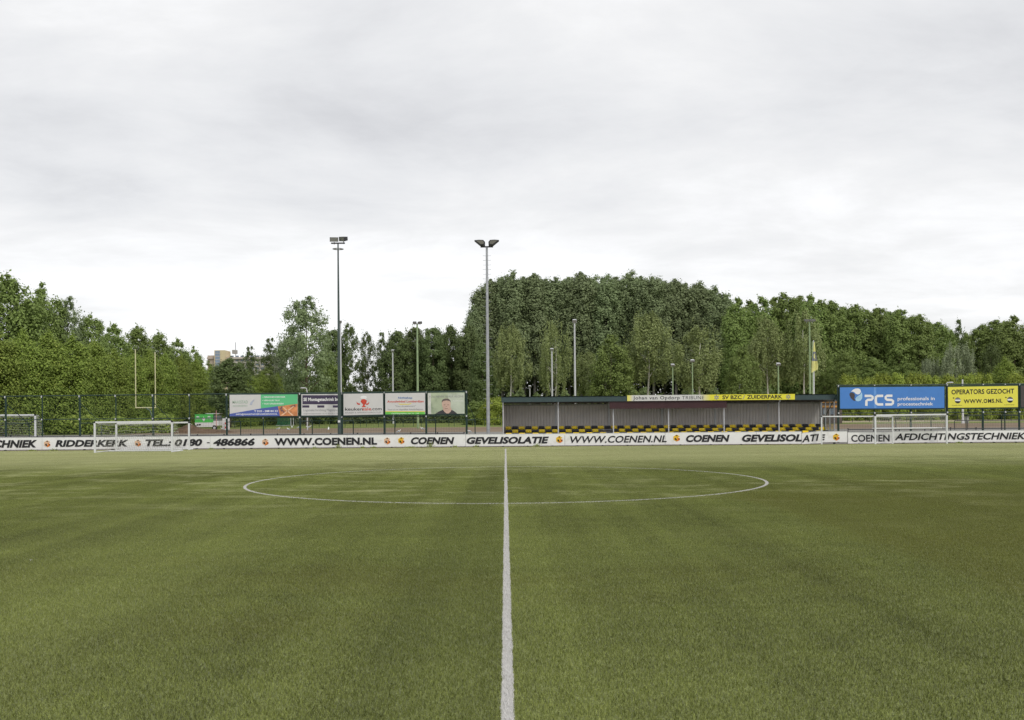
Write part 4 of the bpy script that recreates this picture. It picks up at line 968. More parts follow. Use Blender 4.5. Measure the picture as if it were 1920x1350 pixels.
kind('dark', 'beech', 18, 8, 3.8, 300, 56, .42, 3, 'dark', 'brown', rc=1.1, shell=.3, up=.6, r0=.2)
kind('willow', 'dome', 9, 8, .3, 260, 60, .26, 2, 'willow', 'grey', rc=.8, shell=.4, droop=.3, up=.5, r0=.15)
kind('shrub', 'dome', 4, 4, .1, 110, 56, .22, 3, 'shrub', 'brown', rc=.55, shell=.4, up=.8, r0=.05)
kind('darkshrub', 'dome', 4, 4, .1, 110, 56, .24, 2, 'beech', 'brown', rc=.55, shell=.4, up=.8, r0=.05)
PROTO = {}; trng = random.Random(5)
def tree(kd, px, top, wpx, Y, name, label, cat='tree', grp=None, rz=None, vi=None, base_z=None):
    vs = KINDS[kd]; i = trng.randrange(len(vs)) if vi is None else vi % len(vs); cm, tm, Hh, W = vs[i]
    g = ground(Y) if base_z is None else base_z; x, zt = P(px, top, Y); x = P(px, 790, Y)[0]
    e = empty(name, (x, Y, g), label, cat, grp)
    s = wpx*Y/F/W; e.scale = (s, s, (zt-g)/Hh); e.rotation_euler = (0, 0, trng.uniform(0, 6.28) if rz is None else rz)
    for nm, me in (('crown', cm), ('trunk', tm)):
        o = bpy.data.objects.new(nm, me); C.objects.link(o); o.parent = e
    return e
G1, G2, G3, G4, G5 = 'tall poplars of the rear wood', 'broadleaved trees of the right wood', 'lighter trees in front of the wood', 'trimmed hornbeams along the left edge', 'trees behind the hornbeam row'
# rear poplars
for px, top, w, lab in ((897, 562, 42, 'poplar leaning out at the left end of the tall wood right of the pegged mast'), (922, 524, 62, 'tall poplar just right of the pegged mast head'), (962, 511, 66, 'tall poplar above the left end of the stand'),
        (1003, 513, 62, 'tall poplar above the second post of the stand'), (1046, 517, 64, 'tall poplar left of the tall grey lamp pole'), (1090, 510, 66, 'tall poplar right of the tall grey lamp pole'), (1136, 516, 62, 'tall poplar above the left end of the maroon fascia'),
        (1181, 510, 66, 'tallest poplar above the white half of the stand sign'), (1226, 515, 62, 'tall poplar behind the broad birch crown over the sign'), (1268, 523, 62, 'tall poplar above the pole left of the weeping birch'),
        (1308, 529, 62, 'tall poplar above the weeping birch'), (1343, 539, 60, 'last poplar on the right before the wood steps down')):
    tree('poplar', px, top, w*1.32, 208+trng.uniform(-4, 4), 'poplar_tree', lab, grp=G1)
for px, top, w, lab in ((1386, 556, 62, 'broadleaved tree next to the last tall poplar'), (1430, 553, 66, 'broadleaved tree above the right part of the stand sign'), (1476, 547, 66, 'highest broadleaved tree left of the flagpole'),
        (1521, 551, 64, 'broadleaved tree right above the flag'), (1562, 563, 62, 'broadleaved tree above the right end of the stand'), (1604, 570, 66, 'broadleaved tree above the logo of the blue banner'),
        (1648, 574, 64, 'broadleaved tree above the middle of the blue banner'), (1688, 577, 60, 'broadleaved tree above the right part of the blue banner'), (1726, 589, 56, 'broadleaved tree above the right end of the blue banner'),
        (1760, 601, 52, 'broadleaved tree left of the gap in the right wood'), (1838, 606, 50, 'broadleaved tree right of the gap above the yellow banner'), (1868, 597, 56, 'broadleaved tree above the right half of the yellow banner'),
        (1903, 590, 60, 'broadleaved tree near the right picture edge'), (1945, 592, 60, 'broadleaved tree cut by the right picture edge'), (1990, 596, 60, 'broadleaved tree beyond the right picture edge')):
    tree('beech', px, top, w*1.30, 192+trng.uniform(-5, 5), 'broadleaved_tree', lab, grp=G2)
for px, top, w, lab in ((943, 520, 66, 'poplar hidden between the two leftmost tall poplars over the stand'), (984, 519, 66, 'poplar half hidden behind the forked birch top'), (1025, 523, 66, 'poplar peeping out left of the tall grey lamp pole'), (1068, 520, 66, 'poplar straight behind the tall grey lamp pole'),
        (1113, 519, 66, 'poplar half hidden above the yellowish birch'), (1158, 519, 66, 'poplar half hidden above the maroon fascia left part'), (1204, 518, 66, 'poplar half hidden above the name on the white sign half'), (1247, 524, 66, 'poplar half hidden left of the weeping birch'),
        (1288, 531, 66, 'poplar half hidden above the left green lamp poles'), (1326, 538, 64, 'poplar half hidden right of the weeping birch'), (1360, 556, 56, 'poplar half hidden where the wood steps down')):
    tree('poplar', px, top, w*1.35, 217+trng.uniform(-2, 2), 'poplar_tree', lab, grp=G1)
for px, top, w, lab in ((1408, 561, 66, 'broadleaved tree half hidden right of the step in the wood'), (1453, 555, 66, 'broadleaved tree half hidden above the right green lamp pole'), (1499, 554, 66, 'broadleaved tree half hidden behind the high green mast'), (1542, 562, 66, 'broadleaved tree half hidden right of the flag'),
        (1583, 572, 64, 'broadleaved tree half hidden above the left end of the blue banner'), (1627, 578, 64, 'broadleaved tree half hidden above the blue banner seam'), (1668, 581, 62, 'broadleaved tree half hidden above the white words of the blue banner'), (1708, 590, 58, 'broadleaved tree half hidden above the blue banner right end'),
        (1744, 602, 54, 'broadleaved tree half hidden behind the small willow'), (1885, 600, 58, 'broadleaved tree half hidden above the yellow banner right half'), (1853, 608, 50, 'broadleaved tree half hidden above the yellow banner left half')):
    tree('beech', px, top, w*1.3, 203+trng.uniform(-2, 2), 'broadleaved_tree', lab, grp=G2)
tree('thin', 1799, 597, 34, 196, 'thin_tree', 'thin see through tree standing in the gap of the right wood')
tree('beech', 1786, 617, 50, 206, 'broadleaved_tree', 'low broadleaved tree filling the left side of the gap in the right wood')
tree('beech', 1814, 621, 46, 206, 'broadleaved_tree', 'low broadleaved tree filling the right side of the gap in the right wood')
tree('thin', 1860, 640, 44, 180, 'thin_tree', 'thin tree in front of the trees above the yellow banner')
tree('beech', 1548, 640, 46, 176, 'broadleaved_tree', 'low broadleaved tree right of the flag behind the stand end')
tree('beech', 1585, 655, 50, 170, 'broadleaved_tree', 'lower broadleaved tree left of the blue banner logo')
tree('beech', 1640, 668, 60, 172, 'broadleaved_tree', 'lower broadleaved tree behind the blue banner middle')
tree('beech', 1700, 676, 60, 172, 'broadleaved_tree', 'lower broadleaved tree behind the blue banner right part')
tree('willow', 1795, 640, 74, 172, 'willow_tree', 'pale grey green willow above the left part of the yellow banner')
tree('willow', 1745, 668, 50, 176, 'willow_tree', 'smaller pale willow left of the big willow')
tree('hedge', 1884, 670, 44, 160, 'young_tree', 'young yellow green tree above the right half of the yellow banner')
for i, (px, top, w, where) in enumerate(((1592, 700, 34, 'above the left end of the blue banner'), (1622, 704, 32, 'above the logo lettering of the blue banner'), (1652, 699, 36, 'above the middle seam of the blue banner'), (1684, 695, 36, 'above the word professionals'),
        (1716, 698, 36, 'above the right end of the blue banner'), (1746, 700, 32, 'just left of the gap between the banners'), (1776, 698, 34, 'above the gap between the banners'), (1812, 700, 34, 'beside the thick white pole'), (1845, 695, 36, 'above the middle of the yellow banner'),
        (1905, 698, 36, 'above the right corner of the yellow banner'), (1938, 697, 36, 'beyond the right picture edge'))):
    tree('shrub', px, top, w*1.45, 156, 'shrub', 'bright yellow green shrub '+where, 'shrub', 'bright shrubs behind the banners')
# birches and small trees in front of the poplars
for kd, px, top, w, Y, lab in (('birch', 958, 603, 74, 152, 'drooping birch with pale trunk above the left end of the stand'), ('forked_birch', 1041, 594, 76, 156, 'sparse birch with white forked trunk behind the grey lamp pole'),
        ('birch', 1103, 655, 66, 158, 'low birch right of the tall grey lamp pole'), ('oak', 1147, 626, 84, 152, 'yellowish rounded tree above the start of the maroon fascia'),
        ('birch', 1216, 580, 104, 156, 'broad tall birch crown above the white half of the sign'), ('birch', 1312, 607, 98, 148, 'weeping birch with white trunk above the white end of the sign'),
        ('oak', 1392, 650, 66, 150, 'low rounded tree above the start of the yellow sign half'), ('birch', 1440, 592, 74, 162, 'tall birch above the yellow half of the sign'), ('birch', 1508, 576, 78, 160, 'brownish tall birch behind the high green mast and the flag')):
    tree(kd, px, top, w, Y, 'birch_tree' if 'birch' in kd else 'rounded_tree', lab, grp=G3, rz=0.0 if kd == 'forked_birch' else None)
# wood left of the tall poplars
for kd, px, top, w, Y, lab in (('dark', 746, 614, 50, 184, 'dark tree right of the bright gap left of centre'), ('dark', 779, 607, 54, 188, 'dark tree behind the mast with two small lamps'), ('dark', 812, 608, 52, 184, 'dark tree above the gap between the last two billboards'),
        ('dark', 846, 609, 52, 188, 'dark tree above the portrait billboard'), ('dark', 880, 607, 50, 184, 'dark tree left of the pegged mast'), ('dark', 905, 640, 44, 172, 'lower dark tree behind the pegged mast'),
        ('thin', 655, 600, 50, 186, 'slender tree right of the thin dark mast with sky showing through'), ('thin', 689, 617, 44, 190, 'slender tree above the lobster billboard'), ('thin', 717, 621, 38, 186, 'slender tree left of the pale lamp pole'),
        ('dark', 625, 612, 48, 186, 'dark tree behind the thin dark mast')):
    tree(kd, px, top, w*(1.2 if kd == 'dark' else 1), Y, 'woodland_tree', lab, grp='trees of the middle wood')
tree('airy', 576, 556, 112, 150, 'tall_tree', 'tall open crowned tree with bare brown trunk left of the thin dark mast', vi=0, rz=1.2)
tree('willow', 545, 624, 84, 168, 'willow_tree', 'grey green willow left of the tall open crowned tree')
tree('thin', 508, 632, 46, 176, 'sparse_tree', 'sparse tree right of the distant apartment block')
tree('thin', 470, 648, 44, 190, 'sparse_tree', 'sparse tree in front of the distant apartment block')
tree('oak', 612, 655, 66, 170, 'woodland_tree', 'green tree behind the violet and white billboard', grp='trees of the middle wood')
tree('oak', 500, 690, 62, 160, 'woodland_tree', 'green tree above the gap left of the violet and white billboard', grp='trees of the middle wood')
# left side: trimmed row and the trees behind it
hp = [(-60, 628, 96, 104), (-8, 624, 92, 107), (44, 622, 86, 110), (92, 624, 80, 113), (136, 627, 76, 116), (178, 645, 70, 120), (215, 652, 62, 125), (248, 658, 58, 130), (280, 660, 54, 136), (310, 662, 50, 142), (340, 664, 48, 149), (368, 672, 46, 156), (396, 686, 44, 164), (462, 700, 46, 150), (492, 700, 44, 158), (522, 703, 42, 165), (549, 708, 40, 172)]
hl = ['beyond the left picture edge', 'at the left picture edge', 'behind the small goal post at the far left', 'above the board letters at far left', 'left of the cut in height of the row', 'where the row steps down in height', 'between the step and the cream uprights',
      'behind the left cream upright', 'behind the right cream upright', 'right of the cream uprights', 'above the right end of the front left goal', 'left of the green and white trailer', 'behind the green and white trailer', 'above the left part of the blue green billboard', 'above the middle of the blue green billboard', 'above the right part of the blue green billboard', 'at the right end of the trimmed row']
for (px, top, w, Y), l in zip(hp, hl): tree('hedge', px, top+trng.uniform(-4, 5), w*1.02, Y, 'hornbeam_tree', 'yellow green trimmed hornbeam '+l, grp=G4)
tree('dark', 432, 670, 84, 140, 'woodland_tree', 'dark green tree below the apartment block between lighter trees')
for kd, px, top, w, Y, l in (('oak', 18, 510, 120, 136, 'highest round tree at the left picture edge'), ('oak', -60, 520, 120, 140, 'round tree beyond the left picture edge'), ('oak', 80, 528, 96, 142, 'round tree right of the highest tree on the left'), ('airy', 128, 556, 74, 146, 'open tree whose twigs stick out over the left slope of trees'), ('oak', 172, 588, 80, 150, 'tree on the descending left skyline above the row step'),
        ('oak', 215, 606, 76, 156, 'tree on the left skyline above the cream uprights'), ('oak', 258, 608, 74, 162, 'broad tree crest on the left skyline'), ('oak', 298, 620, 66, 168, 'tree on the left skyline right of the cream uprights'), ('oak', 334, 634, 58, 176, 'tree near the low end of the left skyline'), ('oak', 364, 648, 50, 184, 'last tree of the left skyline beside the apartment block'), ('oak', 392, 676, 46, 190, 'low tree in front of the stair tower')):
    tree(kd, px, top, w*1.12, Y, 'skyline_tree', l, grp=G5)
for kd, px, top, w, Y, l in (('shrub', 927, 742, 60, 142, 'bright shrub between pegged mast and stand'), ('darkshrub', 893, 752, 60, 146, 'dark shrub left of the pegged mast base'), ('darkshrub', 962, 750, 50, 150, 'dark shrub behind the left corner of the stand')):
    tree(kd, px, top, w, Y, 'shrub', l, 'shrub')
# hedges (countless leaves, each hedge one thing)
def hedge_body(name, label, a, b, Y, h, th, m, n, ls, seed, kind_=None, wob=.15):
    r = np.random.default_rng(seed); x0, x1 = P(a, 790, Y)[0], P(b, 790, Y)[0]; g = ground(Y)
    p = np.stack([r.uniform(x0, x1, n), r.uniform(-th, th, n)+Y, np.zeros(n)], 1)
    hh = h*(1-wob+wob*np.sin(p[:, 0]*.9+seed)*np.sin(p[:, 0]*.37+1)+wob*.5*np.sin(p[:, 0]*2.3))
    u = r.uniform(0, 1, n)**(1.25 if kind_ else .8); p[:, 2] = g+hh*u
    nr = np.stack([r.normal(0, .5, n), (p[:, 1]-Y)/th*1.0-.3, .5+r.normal(0, .4, n)], 1)
    me = quads_mesh(name, leaves_at(p, nr, ls, r), m); o = bpy.data.objects.new(name, me); C.objects.link(o); tag(o, label, 'hedge', kind=kind_); return o
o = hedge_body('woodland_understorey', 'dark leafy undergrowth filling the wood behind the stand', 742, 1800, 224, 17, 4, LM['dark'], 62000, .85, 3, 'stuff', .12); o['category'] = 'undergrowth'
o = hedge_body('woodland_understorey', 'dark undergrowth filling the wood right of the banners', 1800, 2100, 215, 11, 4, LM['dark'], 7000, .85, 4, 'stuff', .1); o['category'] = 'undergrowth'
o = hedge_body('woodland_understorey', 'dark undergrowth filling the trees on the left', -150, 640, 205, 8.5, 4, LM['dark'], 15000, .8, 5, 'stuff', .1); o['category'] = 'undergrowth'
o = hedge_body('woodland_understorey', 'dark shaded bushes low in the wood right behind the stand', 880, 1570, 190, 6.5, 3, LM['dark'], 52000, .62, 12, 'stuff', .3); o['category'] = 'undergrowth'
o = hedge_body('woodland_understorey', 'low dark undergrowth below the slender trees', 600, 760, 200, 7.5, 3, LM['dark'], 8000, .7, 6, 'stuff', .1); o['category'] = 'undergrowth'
hedge_body('field_hedge', 'long dark green hedge at the back of the far grass field', 440, 1010, 174, 3.1, 1.2, LM['dark'], 16000, .42, 7)
hedge_body('field_hedge', 'dark green hedge behind the pale strip below the banners', 1690, 2080, 168, 2.6, 1.2, LM['dark'], 9000, .42, 8)
hedge_body('left_hedge', 'low leafy growth at the foot of the hornbeam row', -120, 330, 112, 2.2, 1.0, LM['hedge'], 9000, .34, 9)

# weeds under the boards
def weeds(spots):
    r = np.random.default_rng(8); P_ = []
    for px, w, h in spots:
        x = P(px, 838, YB-.15)[0]; n = int(60+200*w)
        P_.append(np.stack([r.normal(x, w/2.5, n), YB-.15+r.normal(0, .05, n), np.abs(r.normal(0, h/2, n))], 1))
    p = np.concatenate(P_); o = bpy.data.objects.new('weeds', quads_mesh('weeds', leaves_at(p, r.normal(size=p.shape), .07, r), LM['shrub'])); C.objects.link(o)
    tag(o, 'weeds growing under the white boards', 'weeds', kind='stuff')
weeds([(634, .25, .35), (806, .35, .34), (854, .2, .14), (893, .25, .16), (1007, .3, .2), (590, .2, .1), (100, .4, .1), (770, .5, .1), (395, .3, .1), (700, .3, .12), (680, .2, .12), (60, .4, .08), (1800, .4, .1)])

# ------------------------------------------------------------ far buildings
Y = 420
def rect(par, a, b, t, bt, y, m, nm, th=.4):
    x0, z1 = P(a, t, y); x1, _ = P(b, t, y); _, z0 = P(a, bt, y); return MB().box(x0, x1, y, y+th, z0, z1).build(nm, m, par)
xg, _ = P(430, 700, Y)
ap = empty('apartment_building', (xg, Y, 1.3), 'distant apartment block with yellow brick stair tower behind the trees', 'building')
BY = mat('yellow_brick', (.66, .56, .36), .8, noise=.08); BC = mat('pale_concrete', (.60, .56, .50), .8, noise=.06); BW = mat('far_window', (.18, .22, .28), .2); BBR = mat('brown_brick', (.50, .42, .35), .8)
x0, z1 = P(388, 668, Y); x1, _ = P(520, 668, Y); MB().box(x0, x1, Y+2, Y+14, 1, z1-1.2).build('wall', BC, ap)
MB().box(x0-.4, x1, Y+1, Y+14.4, z1-1.15, z1-.4).build('roof', mat('roof_edge', (.52, .44, .38), .8), ap)
x2, z2 = P(403, 657, Y); x3, _ = P(422.5, 657, Y); MB().box(x2, x3, Y-1, Y+8, 1, z2).build('stair_tower', BY, ap)
o = rect(ap, 403.3, 412.2, 658, 705, Y-1.15, mat('tower_glazing', (.25, .32, .42), .15), 'stair_glazing', .1)
for yy in range(662, 705, 6): rect(o, 403.3, 412.2, yy, yy+.8, Y-1.25, BC, 'glazing_bar', .08)
for j in range(5):
    t = 666.5+j*7.5
    for i in range(9):
        a = 432+i*9.5; w_ = rect(ap, a, a+6, t+.3, t+3.6, Y+1.9, BW, 'window', .2)
    rect(ap, 430, 520, t+4.2, t+6.2, Y+.3, BC, 'balcony_parapet', .3)
rect(ap, 389, 402, 672, 676, Y+1.8, BW, 'window', .2); rect(ap, 389, 402, 666.5, 700, Y+1.6, BBR, 'brick_wing', .2)
rect(ap, 435, 442, 656, 663, Y+5, mat('plant_room', (.35, .34, .32), .8), 'plant_room', 3)
xm, zm = P(434.5, 640, Y); MB().tube([(xm, Y+6, z1-2), (xm, Y+6, zm)], .16, 6).build('aerial_mast', GALV, ap)
# clubhouse right of the stand and low shed
Y = 132; g = ground(Y); x0 = P(1500, 780, Y)[0]; x1 = P(1579, 780, Y)[0]; zt = P(1579, 748, Y)[1]
cb = empty('clubhouse', (x0, Y, g), 'dark brown building with an orange band behind the right end of the stand', 'building')
CBR = mat('clubhouse_brown', (.13, .10, .085), .8, noise=.1); ORG = mat('orange_band', (.62, .30, .07), .6)
MB().box(x0, x1, Y, Y+9, g, zt-.3).build('wall', CBR, cb); MB().box(x0-.15, x1+.15, Y-.2, Y+9.2, zt-.298, zt).build('roof', DARKM, cb)
for a, b in ((760.5, 763.8), (752.5, 755)):
    MB().box(x0, x1-.4, Y-.08, Y-.01, P(1560, b, Y)[1], P(1560, a, Y)[1]).build('orange_band', ORG, cb)
f = rect(cb, 1543, 1549, 766, 777, Y-.05, BW, 'window', .04); rect(f, 1545.7, 1546.3, 766, 777, Y-.08, POST_W, 'glazing_bar', .03)
f = rect(cb, 1556, 1563, 766, 777, Y-.05, BW, 'window', .04)
Y = 178; x0 = P(1572, 780, Y)[0]; x1 = P(1772, 780, Y)[0]; g = ground(Y)
sh = empty('shed', (x0, Y, g), 'long low dark shed behind the pale strip below the blue banner', 'shed')
zt = P(1660, 770.8, Y)[1]; ze = P(1660, 774.5, Y)[1]; zg = P(1660, 788, Y)[1]
MB().add([(x0, Y, ze), (x1, Y, ze), (x1, Y+3, zt), (x0, Y+3, zt), (x0, Y+6, ze), (x1, Y+6, ze)], [(0, 1, 2, 3), (3, 2, 5, 4)]).build('roof', mat('shed_roof', (.16, .165, .175), .7), sh)
MB().box(x0+.3, x1-.3, Y+.5, Y+5.5, g, ze-.02).build('wall', mat('shed_wall', (.035, .038, .035), .8), sh)
# far railings, goals of green net, trailer, heap
railing('low dark railing between the cinder track and the far grass', [440, 470, 498, 527, 562, 598.5, 618.5, 647, 675.5, 687.5, 709.5, 741.8, 756, 775.6, 790, 817, 841.6, 851.6, 885.5, 908.7, 938], 135, .98, GREEN_D, False, .03)
railing('low dark railing before the pale strip under the banners', [1545, 1568, 1598.5, 1630, 1666.5, 1700, 1733, 1766, 1796, 1838, 1896, 1940, 1980], 141, .95, DARKM, False, .035)
railing('metal rail in front of the cinder below the yellow banner', [1790, 1814.5, 1878, 1940], 100, .95, DARKM, False, .04)
Y = 150; g = ground(Y); x0, x1 = P(517, 790, Y)[0], P(545, 790, Y)[0]; zt = P(530, 781.5, Y)[1]
gn = empty('net_cage', ((x0+x1)/2, Y, g), 'green netting panel between posts under the blue green billboard', 'net cage')
MB().add([(x0, Y, g), (x1, Y, g), (x1, Y, zt), (x0+.9, Y, zt-.1)], [(0, 1, 2, 3)])
o = mesh_sheet(x0+.3, x1, g, zt, Y, .16, .05); o.build('netting', mat('green_net', (.05, .22, .12), .8), gn)['kind'] = 'stuff'
for px in (545.3, 550.2): xq = P(px, 790, Y)[0]; MB().tube([(xq, Y, g-.1), (xq, Y, zt+.1)], .07, 8).build('post', GALV_L, gn)
MB().tube([(x0, Y-.1, g), (x0+1.0, Y-.1, zt)], .03, 6).build('guy_rope', mat('green_net', (.05, .22, .12), .8), gn)
MB().tube([(x0, Y-.1, g+.05), (x1, Y-.1, g+.1)], .03, 6).build('ground_rope', GALV_L, gn)
Y = 122; g = ground(Y); (a0, zt), (a1, _) = P(365.3, 777.6, Y), P(398.8, 777.6, Y); zm = P(380, 792.3, Y)[1]; zb = P(380, 800.5, Y)[1]
tl_ = empty('sales_trailer', ((a0+a1)/2, Y, g), 'green and white trailer parked before the hornbeam row', 'trailer')
TG_ = mat('trailer_green', (.09, .52, .10), .4, noise=.05); TW = mat('trailer_white', (.72, .72, .72), .4, noise=.05)
MB().box(a0, a1, Y, Y+1.9, zm, zt).build('upper_body', TG_, tl_)
MB().prism([(a0+.3, zb), (a1, zb), (a1, zm-.003), (a0, zm-.003), (a0, zb+.35)], Y, Y+1.9).build('lower_body', TW, tl_)
MB().box(a0-.03, a1+.03, Y-.04, Y+1.95, zt+.002, zt+.06).build('roof', TG_, tl_); MB().box(a0-.01, a1, Y-.03, Y-.005, (zm+zt)/2-.06, (zm+zt)/2-.02).build('trim_line', TW, tl_)
cxm, czm = (a0+a1)/2, (zm+zt)/2
lg = MB().prism([(cxm-.03, czm-.35), (cxm+.03, czm-.35), (cxm+.16, czm-.1), (cxm+.2, czm+.12), (cxm+.06, czm+.08), (cxm, czm+.3), (cxm-.06, czm+.08), (cxm-.2, czm+.12), (cxm-.16, czm-.1)], Y-.045, Y-.034).build('leaf_emblem', TW, tl_)
for dx in (-.75, .7): MB().prism([(cxm+dx-.2, zt-.34), (cxm+dx+.2, zt-.34), (cxm+dx+.14, zt-.22), (cxm+dx-.16, zt-.2)], Y-.045, Y-.034).build('white_mark', TW, tl_)
for q in ((370, 797), (374.5, 796.5)): xq, zq = P(q[0], q[1], Y); MB().prism([(xq-.14, zq-.08), (xq+.12, zq-.05), (xq+.16, zq+.08), (xq-.05, zq+.12)], Y-.02, Y-.005).build('dark_mark', INK, tl_)
xq, zq = P(402, 801.5, Y)
for dx in (0,): 
    w_ = MB().lathe([(.0, -.1), (.30, -.1), (.33, -.06), (.33, .06), (.30, .1), (0, .1)], 18, (xq, Y+.1, g+.33), 'y').build('wheel', mat('tyre', (.02, .02, .02), .8), tl_); MB().lathe([(0, -.12), (.16, -.12), (.17, -.101), (0, -.101)], 14, (xq, Y+.1, g+.33), 'y').build('rim', GALV_L, w_)
(b0, zc), (b1, _) = P(399.3, 783, Y), P(409.3, 783, Y)
MB().box(b0, b1, Y+.1, Y+1.7, P(404, 798, Y)[1], P(404, 789, Y)[1]).build('side_locker', TW, tl_)
MB().box(b0, b1, Y+.3, Y+1.4, P(404, 788.8, Y)[1], P(404, 779, Y)[1]).build('machine_block', mat('machine_grey', (.17, .18, .19), .6), tl_)
(c0, zc), (c1, _) = P(383, 775, Y), P(411, 775, Y)
MB().prism([(c0, zc), (c1+.05, zc), (c1-.15, zc-.12), (c0+.3, zc-.1)], Y+.2, Y+1.6).build('awning', GALV_L, tl_)
xq = P(405, 780, Y)[0]; MB().tube([(xq, Y+.1, g+.2), (xq, Y+.1, P(405, 769.5, Y)[1])], .05, 6).build('red_marker_pole', mat('red_white', (.65, .35, .32), .6), tl_)
for a, b, lab in ((416.7, 422.6, 'white standing panel left of the red marker post beside the trailer'), (425.8, 430.2, 'white standing panel right of the red marker post beside the trailer')):
    x0, z1 = P(a, 783.5, Y); x1, _ = P(b, 783.5, Y); z0 = ground(Y); pe = empty('standing_panel', ((x0+x1)/2, Y, z0), lab, 'panel')
    MB().box(x0, x1, Y, Y+.12, z0+.12, z1).build('panel', TW, pe); MB().box(x0, x1, Y-.01, Y-.003, (z0+z1)/2-.02, (z0+z1)/2+.02).build('seam', GALV, pe)
    for x in (x0+.06, x1-.06): MB().box(x-.03, x+.03, Y-.15, Y+.3, z0, z0+.118).build('foot', GALV, pe)
x0, z1 = P(422.3, 786, Y-.4); pe = empty('marker_post', (x0, Y-.4, ground(Y)), 'red and white marker post between the two white panels', 'post')
for k in range(5): MB().box(x0-.05, x0+.05, Y-.45, Y-.35, ground(Y)+k*.26, ground(Y)+k*.26+.258).build('band', mat('marker_red', (.55, .06, .05), .5) if k % 2 else TW, pe)
def heap(name, label, px, Y, w, h, d, m, seed):
    x = P(px, 800, Y)[0]; g = ground(Y); r = np.random.default_rng(seed); n = 40; mb = MB(); ph = r.uniform(0, 6, 6)
    vs = []
    for j in range(n//2+1):
        for i in range(n+1):
            u, v = i/n*2-1, j/(n//2)*2-1; q = max(0, 1-u*u)*max(0, 1-v*v)
            zz = h*q**.8*(1+.22*math.sin(u*7+ph[0])+.15*math.sin(v*6+u*4+ph[1]))+r.uniform(-.03, .03)*h*2*(q > 0)
            vs.append((x+u*w, Y+v*d, g-.05+zz))
    mb.add(vs, [(j*(n+1)+i, j*(n+1)+i+1, (j+1)*(n+1)+i+1, (j+1)*(n+1)+i) for j in range(n//2) for i in range(n)])
    return tag(mb.build(name, m, smooth=True), label, 'soil heap')
heap('soil_heap', 'brown heap of soil left of the green and white trailer', 356, 114, 3.6, .72, 2.2, G_SOIL_SHADE, 2)
heap('soil_heap', 'long low bank of soil in front of the trailer and panels', 398, 112, 3.2, .30, 1.6, G_SOIL_SHADE, 5)

# ------------------------------------------------------------ gulls
GW = mat('gull_white', (.80, .80, .78), .7, noise=.03); GG = mat('gull_grey', (.30, .32, .35), .7); GO = mat('gull_beak', (.7, .4, .05), .5)
def gull():
    e = empty('gull', (0, 0, 0), 'x', 'bird', 'gulls resting on the cinder field')
    prof = [(.0, -.24), (.035, -.22), (.06, -.14), (.085, -.02), (.082, .06), (.06, .13), (.045, .165), (.05, .20), (.052, .225), (.04, .26), (.0, .275)]
    mb = MB()
    for r_, h in prof: pass
    n = 12; vs = []
    for r_, h in prof:
        lift = 0 if h < .1 else (h-.1)*1.0
        for k in range(n):
            a = 2*math.pi*k/n; vs.append((h-(lift*.45), r_*math.cos(a), .22+r_*math.sin(a)*1.05+lift-(.03 if h < -.1 else 0)))
    fs = [(i*n+k, i*n+(k+1) % n, (i+1)*n+(k+1) % n, (i+1)*n+k) for i in range(len(prof)-1) for k in range(n)]
    mb.add(vs, fs).build('body', GW, e, True)
    for s in (1, -1):
        MB().add([(.10, s*.07, .27), (.0, s*.10, .26), (-.30, s*.03, .21), (.06, s*.095, .20), (-.12, s*.09, .19), (.02, s*.075, .29)], [(0, 1, 3), (1, 2, 4), (1, 4, 3), (0, 5, 1), (5, 2, 1)]).build('wing', GG, e)
        MB().tube([(.0, s*.03, .16), (.0, s*.03, .0), (.05, s*.03, .0)], .008, 5).build('leg', GO, e)
    MB().tube([(.19, 0, .385), (.25, 0, .365)], [.014, .004], 6).build('beak', GO, e)
    return bake(e)
g0 = gull()
GL = ((417, 808.2, 3.4, 'gull left of the strong post under the blue green billboard'), (522, 807.4, .3, 'gull standing below the green netting'), (541, 809, 2.6, 'gull below the right post of the green netting'), (547.5, 804.5, 1.8, 'gull just right of the green netting posts'),
      (560, 805, .2, 'gull left of the rear stay under the violet billboard'), (577, 805, 2.9, 'left one of two gulls behind the street lamp foot'), (580.6, 803.6, .6, 'right one of two gulls behind the street lamp foot'), (616, 809.6, 1.7, 'gull left of the thin dark mast'),
      (791.7, 809, 3.5, 'gull under the gap before the portrait billboard'), (747.5, 813.4, .4, 'gull low behind the boards under the shop billboard'), (880, 813, 3.0, 'gull right of the end post of the left fence'))
for i, (px, py, rz, lab) in enumerate(GL):
    # walk out until the ground meets the pixel row
    Y = 80
    while Y < 140 and P(px, py, Y)[1] > ground(Y): Y += .5
    o = g0 if i == 0 else dup(g0, (0, 0, 0)); o.location = (P(px, py, Y)[0], Y, ground(Y)+.01); o.rotation_euler = (0, 0, rz); o.scale = (1.35,)*3 if i in (7, 8) else (1.1,)*3
    o['label'] = lab

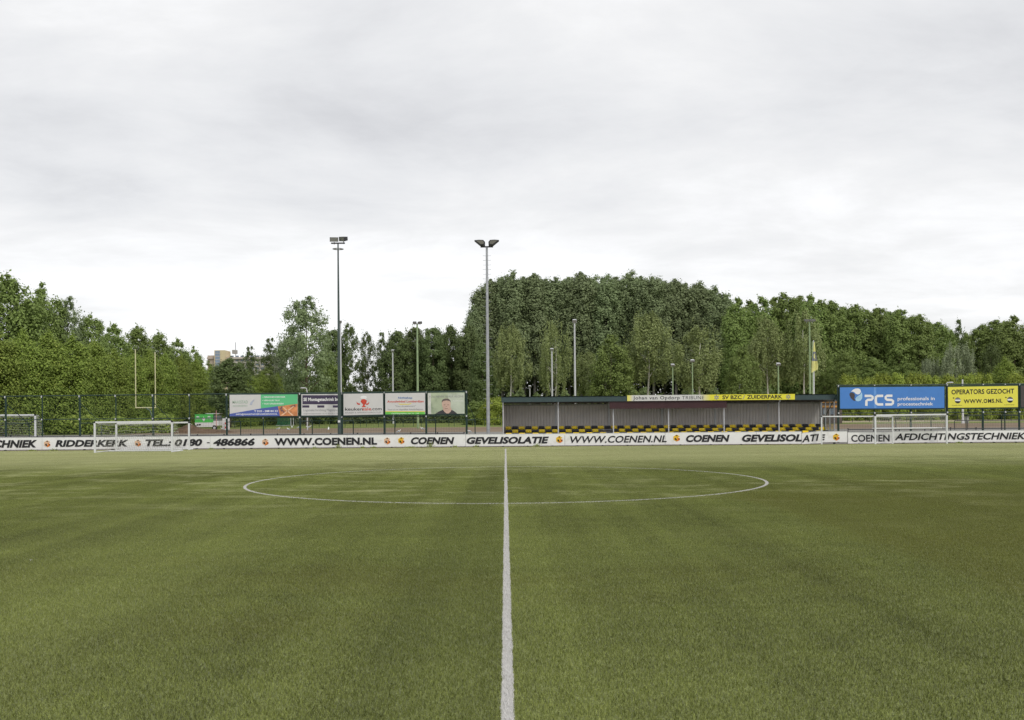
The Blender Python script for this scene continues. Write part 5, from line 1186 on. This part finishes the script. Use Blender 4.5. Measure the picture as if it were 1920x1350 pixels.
# ------------------------------------------------------------ the walking person far behind
Y = 158; g = ground(Y); px = 1630.5; x = P(px, 785, Y)[0]
pe = empty('person', (x, Y, g), 'person in grey top and dark trousers walking behind the blue banner', 'person')
def skin(name, pts, edges, rad, m, par, root=0):
    me = bpy.data.meshes.new(name); me.from_pydata([Vector(p)+Vector((x, Y, g)) for p in pts], edges, []); me.materials.append(m)
    o = bpy.data.objects.new(name, me); C.objects.link(o); o.parent = par; o.matrix_parent_inverse = Matrix.Translation(-par.location) if par.type == 'EMPTY' else Matrix()
    md = o.modifiers.new('skin', 'SKIN'); md.use_smooth_shade = True
    for i, v in enumerate(me.skin_vertices[0].data): v.radius = (rad[i], rad[i]*.85); v.use_root = i == root
    sb = o.modifiers.new('sub', 'SUBSURF'); sb.levels = sb.render_levels = 1; return o
SK = mat('skin', (.45, .28, .20), .6)
J = [(0, 0, .95), (0, 0, 1.18), (0, 0, 1.42), (0, 0, 1.52), (0, -.01, 1.62), (0, 0, 1.73), (-.19, 0, 1.42), (-.26, .05, 1.14), (-.20, -.06, .92), (.19, 0, 1.42), (.27, -.03, 1.14), (.24, -.16, .93),
     (-.10, 0, .90), (-.17, -.06, .50), (-.30, .0, .09), (-.38, -.06, .05), (.10, 0, .90), (.18, -.04, .50), (.27, .10, .10), (.32, .0, .06), (-.18, -.08, .84), (.22, -.18, .86)]
E = [(0, 1), (1, 2), (2, 3), (3, 4), (4, 5), (2, 6), (6, 7), (7, 8), (2, 9), (9, 10), (10, 11), (0, 12), (12, 13), (13, 14), (14, 15), (0, 16), (16, 17), (17, 18), (18, 19), (8, 20), (11, 21)]
RD = [.13, .12, .12, .055, .085, .075, .06, .045, .035, .06, .045, .035, .085, .06, .042, .035, .085, .06, .042, .035, .03, .03]
body = skin('body', J, E, RD, SK, pe)
skin('jacket', [J[0], J[1], J[2], J[6], J[7], J[8], J[9], J[10], J[11]], [(0, 1), (1, 2), (2, 3), (3, 4), (4, 5), (2, 6), (6, 7), (7, 8)], [.16, .155, .15, .08, .062, .05, .08, .062, .05], mat('grey_jacket', (.20, .21, .24), .8), pe)
skin('trousers', [J[0], J[12], J[13], J[14], J[16], J[17], J[18]], [(0, 1), (1, 2), (2, 3), (0, 4), (4, 5), (5, 6)], [.15, .10, .078, .06, .10, .078, .06], mat('dark_trousers', (.03, .03, .04), .8), pe)
MB().ellipsoid((x, Y+.02, g+1.70), (.085, .10, .09), 12, 8).build('hair', mat('grey_hair', (.30, .28, .26), .8), pe, True)
